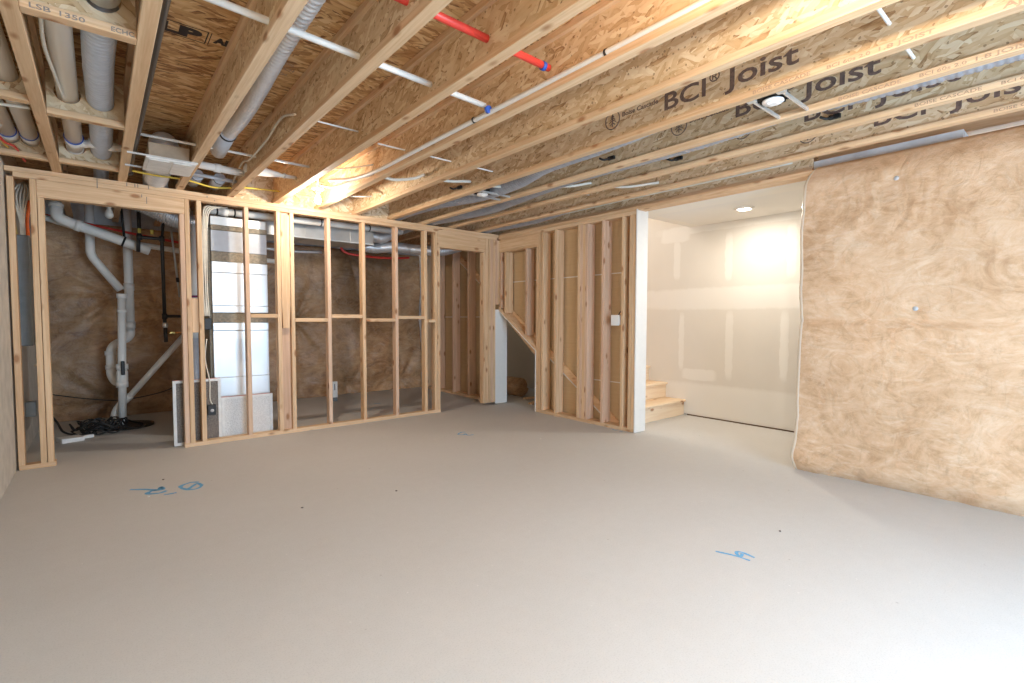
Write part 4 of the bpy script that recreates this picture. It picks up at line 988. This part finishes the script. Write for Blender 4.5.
obj('body', bx(.775, .845, 5.470, 5.500, .265, .365, bev=.004), M_BLACK, t); obj('dial', lathe(bmesh.new(), [(.016, 0), (.015, -.004), (.005, -.005)], (.812, 5.47, .31), 'y'), M_PGREY, t)
# long white pipe across the top of the partition bays
t = thing('vent_pipe', 'long white pipe running level behind the tops of the partition studs', 'pipe', (2, 5.75, 2.28))
obj('pipe', tb([(.82, 5.72, 2.27), (3.1, 5.98, 2.345)], .037, seg=20), M_PVCW, t)
for x_ in (.93, 1.09, 2.0, 2.62): obj('strap', ring(bmesh.new(), (x_, 5.72+(x_-.82)*.114, 2.27+(x_-.82)*.0329), (1, .114, .033), .039, .014), M_BLACK, t)
obj('coupling', ring(bmesh.new(), (1.0, 5.74, 2.276), (1, .114, .033), .043, .06), M_PVCW, t)
# trunk duct
t = thing('trunk_duct', 'galvanised rectangular trunk duct behind the studs right of the furnace', 'duct', (2.2, 6.3, 2.2))
obj('duct', bx(1.40, 2.76, 6.1, 6.60, 2.155, 2.335, bev=.004), M_TIN, t)
for x_ in (1.9, 2.45): obj('seam', bx(x_, x_+.02, 6.092, 6.60, 2.148, 2.337), M_TIN, t)
obj('lower_lip', bx(1.40, 2.76, 6.085, 6.1, 2.150, 2.165), M_FOIL, t)
obj('end_collar', flex([(2.765, 6.25, 2.30), (2.95, 6.3, 2.29), (3.1, 6.35, 2.35)], .07, .014, .05), M_ALU, t, True)
duct([(2.765, 6.45, 2.18), (2.95, 6.45, 2.17), (3.2, 6.4, 2.20), (3.5, 6.35, 2.19), (3.9, 6.3, 2.20), (4.20, 6.25, 2.28)], .068, M_ALU, 'silver ribbed duct crossing behind the studs near the corner doorway', .016, .07)
cable([(2.672, 6.9, 2.47), (2.66, 6.9, 2.16), (3.0, 6.85, 2.10), (3.4, 6.9, 2.11), (3.7, 6.9, 2.14)], .018, M_RED, 'red hose high behind the studs near the corner doorway', 'pipe', name='red_hose')
cable([(1.3, 7.0, 2.45), (1.5, 7.0, 2.16), (1.9, 7.0, 2.10), (2.4, 7.0, 2.12)], .02, M_ALU, 'thin silver line under the trunk duct', 'pipe', name='silver_line')
t = thing('document_pouch', 'small white document pouch standing on the floor behind the open studs', 'pouch', (2.59, 7.1, 0))
obj('pouch', bx(2.555, 2.635, 7.10, 7.115, .05, .285, bev=.003), M_CARD, t); obj('dark_foot', bx(2.565, 2.625, 7.085, 7.13, .001, .055), M_PANEL, t)
obj('print_block', bx(2.585, 2.60, 7.096, 7.0995, .16, .25), plain('print_grey', (.3, .3, .32), .6), t)

# ================================================================== CLOSET UNDER THE STAIRS
t = thing('insulation_roll', 'rolled tan insulation batt lying in the dark closet under the stairs', 'roll', (4.95, 5.9, 0))
sp = []
for k in range(90):
    a = k*.28; r = .012+.0019*k*.75
    sp.append((a, r))
bm = bmesh.new(); prev = None
for a, r in sp:
    row = [bm.verts.new((4.98+r*math.cos(a)+0*0, y_, .15+r*math.sin(a))) for y_ in (5.72, 6.2)]
    if prev: f = bm.faces.new((prev[0], row[0], row[1], prev[1])); f.smooth = True
    prev = row
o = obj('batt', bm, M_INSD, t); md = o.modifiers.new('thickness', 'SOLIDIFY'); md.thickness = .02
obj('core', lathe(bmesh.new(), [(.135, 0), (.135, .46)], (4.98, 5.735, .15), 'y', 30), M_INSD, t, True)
for i, (x0, y0_, ln, an, lb) in enumerate(((4.62, 5.06, .5, .35, 'scrap board lying just inside the sloped hatch'), (4.75, 5.35, .6, -.1, 'scrap board lying deeper in the closet beside the insulation roll'), (4.95, 5.05, .45, .9, 'short scrap board across the closet floor'))):
    bm = bx(0, ln, 0, .07, .002, .022, bev=.002)
    bmesh.ops.transform(bm, verts=bm.verts, matrix=Matrix.Translation((x0, y0_, i*.021)) @ Matrix.Rotation(an, 4, 'Z'))
    tag(obj('scrap_board', bm, W_X), lb, 'board', 'scrap boards in the closet')

# ================================================================== MARKS ON THE FLOOR
def chalk(pts, wd, label=None):
    bm = bmesh.new(); P = smoothpath([(a, b, 0) for a, b in pts], 6); L_, R_ = [], []
    for i, p in enumerate(P):
        t_ = (P[min(i+1, len(P)-1)]-P[max(i-1, 0)]).normalized(); n_ = Vector((-t_.y, t_.x, 0))
        w2 = wd*(.75+.35*noise.noise(p*30))
        L_.append(bm.verts.new((p.x+n_.x*w2, p.y+n_.y*w2, .0012))); R_.append(bm.verts.new((p.x-n_.x*w2, p.y-n_.y*w2, .0012)))
    for i in range(len(P)-1): bm.faces.new((L_[i], R_[i], R_[i+1], L_[i+1]))
    bmesh.ops.recalc_face_normals(bm, faces=bm.faces[:])
    for f in bm.faces:
        if f.normal.z < 0: f.normal_flip()
    return obj('paint_mark', bm, M_CHALK, floor)
chalk([(.131, 4.313), (.21, 4.255), (.277, 4.187), (.304, 4.242), (.307, 4.175), (.249, 4.184), (.219, 4.135), (.281, 4.10), (.328, 4.127)], .017)
chalk([(.304, 4.04), (.34, 4.035), (.375, 4.037)], .016)
chalk([(.528, 4.193), (.477, 4.221), (.411, 4.166), (.435, 4.068), (.489, 4.037), (.53, 4.095), (.512, 4.164), (.469, 4.106), (.447, 4.071)], .016)
chalk([(2.935, 4.27), (2.906, 4.294), (2.825, 4.24), (2.853, 4.184), (2.897, 4.215), (2.88, 4.138), (2.943, 4.127)], .012)
chalk([(2.412, 1.235), (2.442, 1.147), (2.449, 1.075)], .010)
chalk([(2.498, 1.074), (2.506, 1.141), (2.488, 1.161), (2.462, 1.144), (2.461, 1.124), (2.493, 1.135)], .010)
chalk([(4.25, 3.30), (4.24, 3.34), (4.26, 3.37)], .008); chalk([(4.235, 3.22), (4.235, 3.26)], .008)
chalk([(2.95, 6.55), (3.02, 6.50)], .02)
# crumbs of debris
for i, (x_, y_) in enumerate(((.33, 4.42), (.22, 4.05), (2.92, 1.12), (3.35, 3.55), (1.55, 3.1), (4.7, 2.6), (.95, 3.2))):
    bm = bmesh.new(); bmesh.ops.create_icosphere(bm, subdivisions=1, radius=.007)
    for v in bm.verts: v.co = Vector((x_, y_, .004))+Vector((v.co.x*1.3, v.co.y, v.co.z*.6))*(1+.4*noise.noise(v.co*90))
    tag(obj('debris_crumb', bm, plain('crumb', (.7, .68, .62) if i % 2 else (.12, .10, .09), .8)), ['pale crumb above the blue paint scribble', 'dark crumb left of the blue paint scribble', 'pale crumb by the blue numeral mark', 'dark crumb before the stair partition', 'pale crumb in the middle of the floor', 'dark crumb on the hall floor', 'pale crumb in front of the utility door opening'][i], 'debris', 'debris crumbs on the floor')
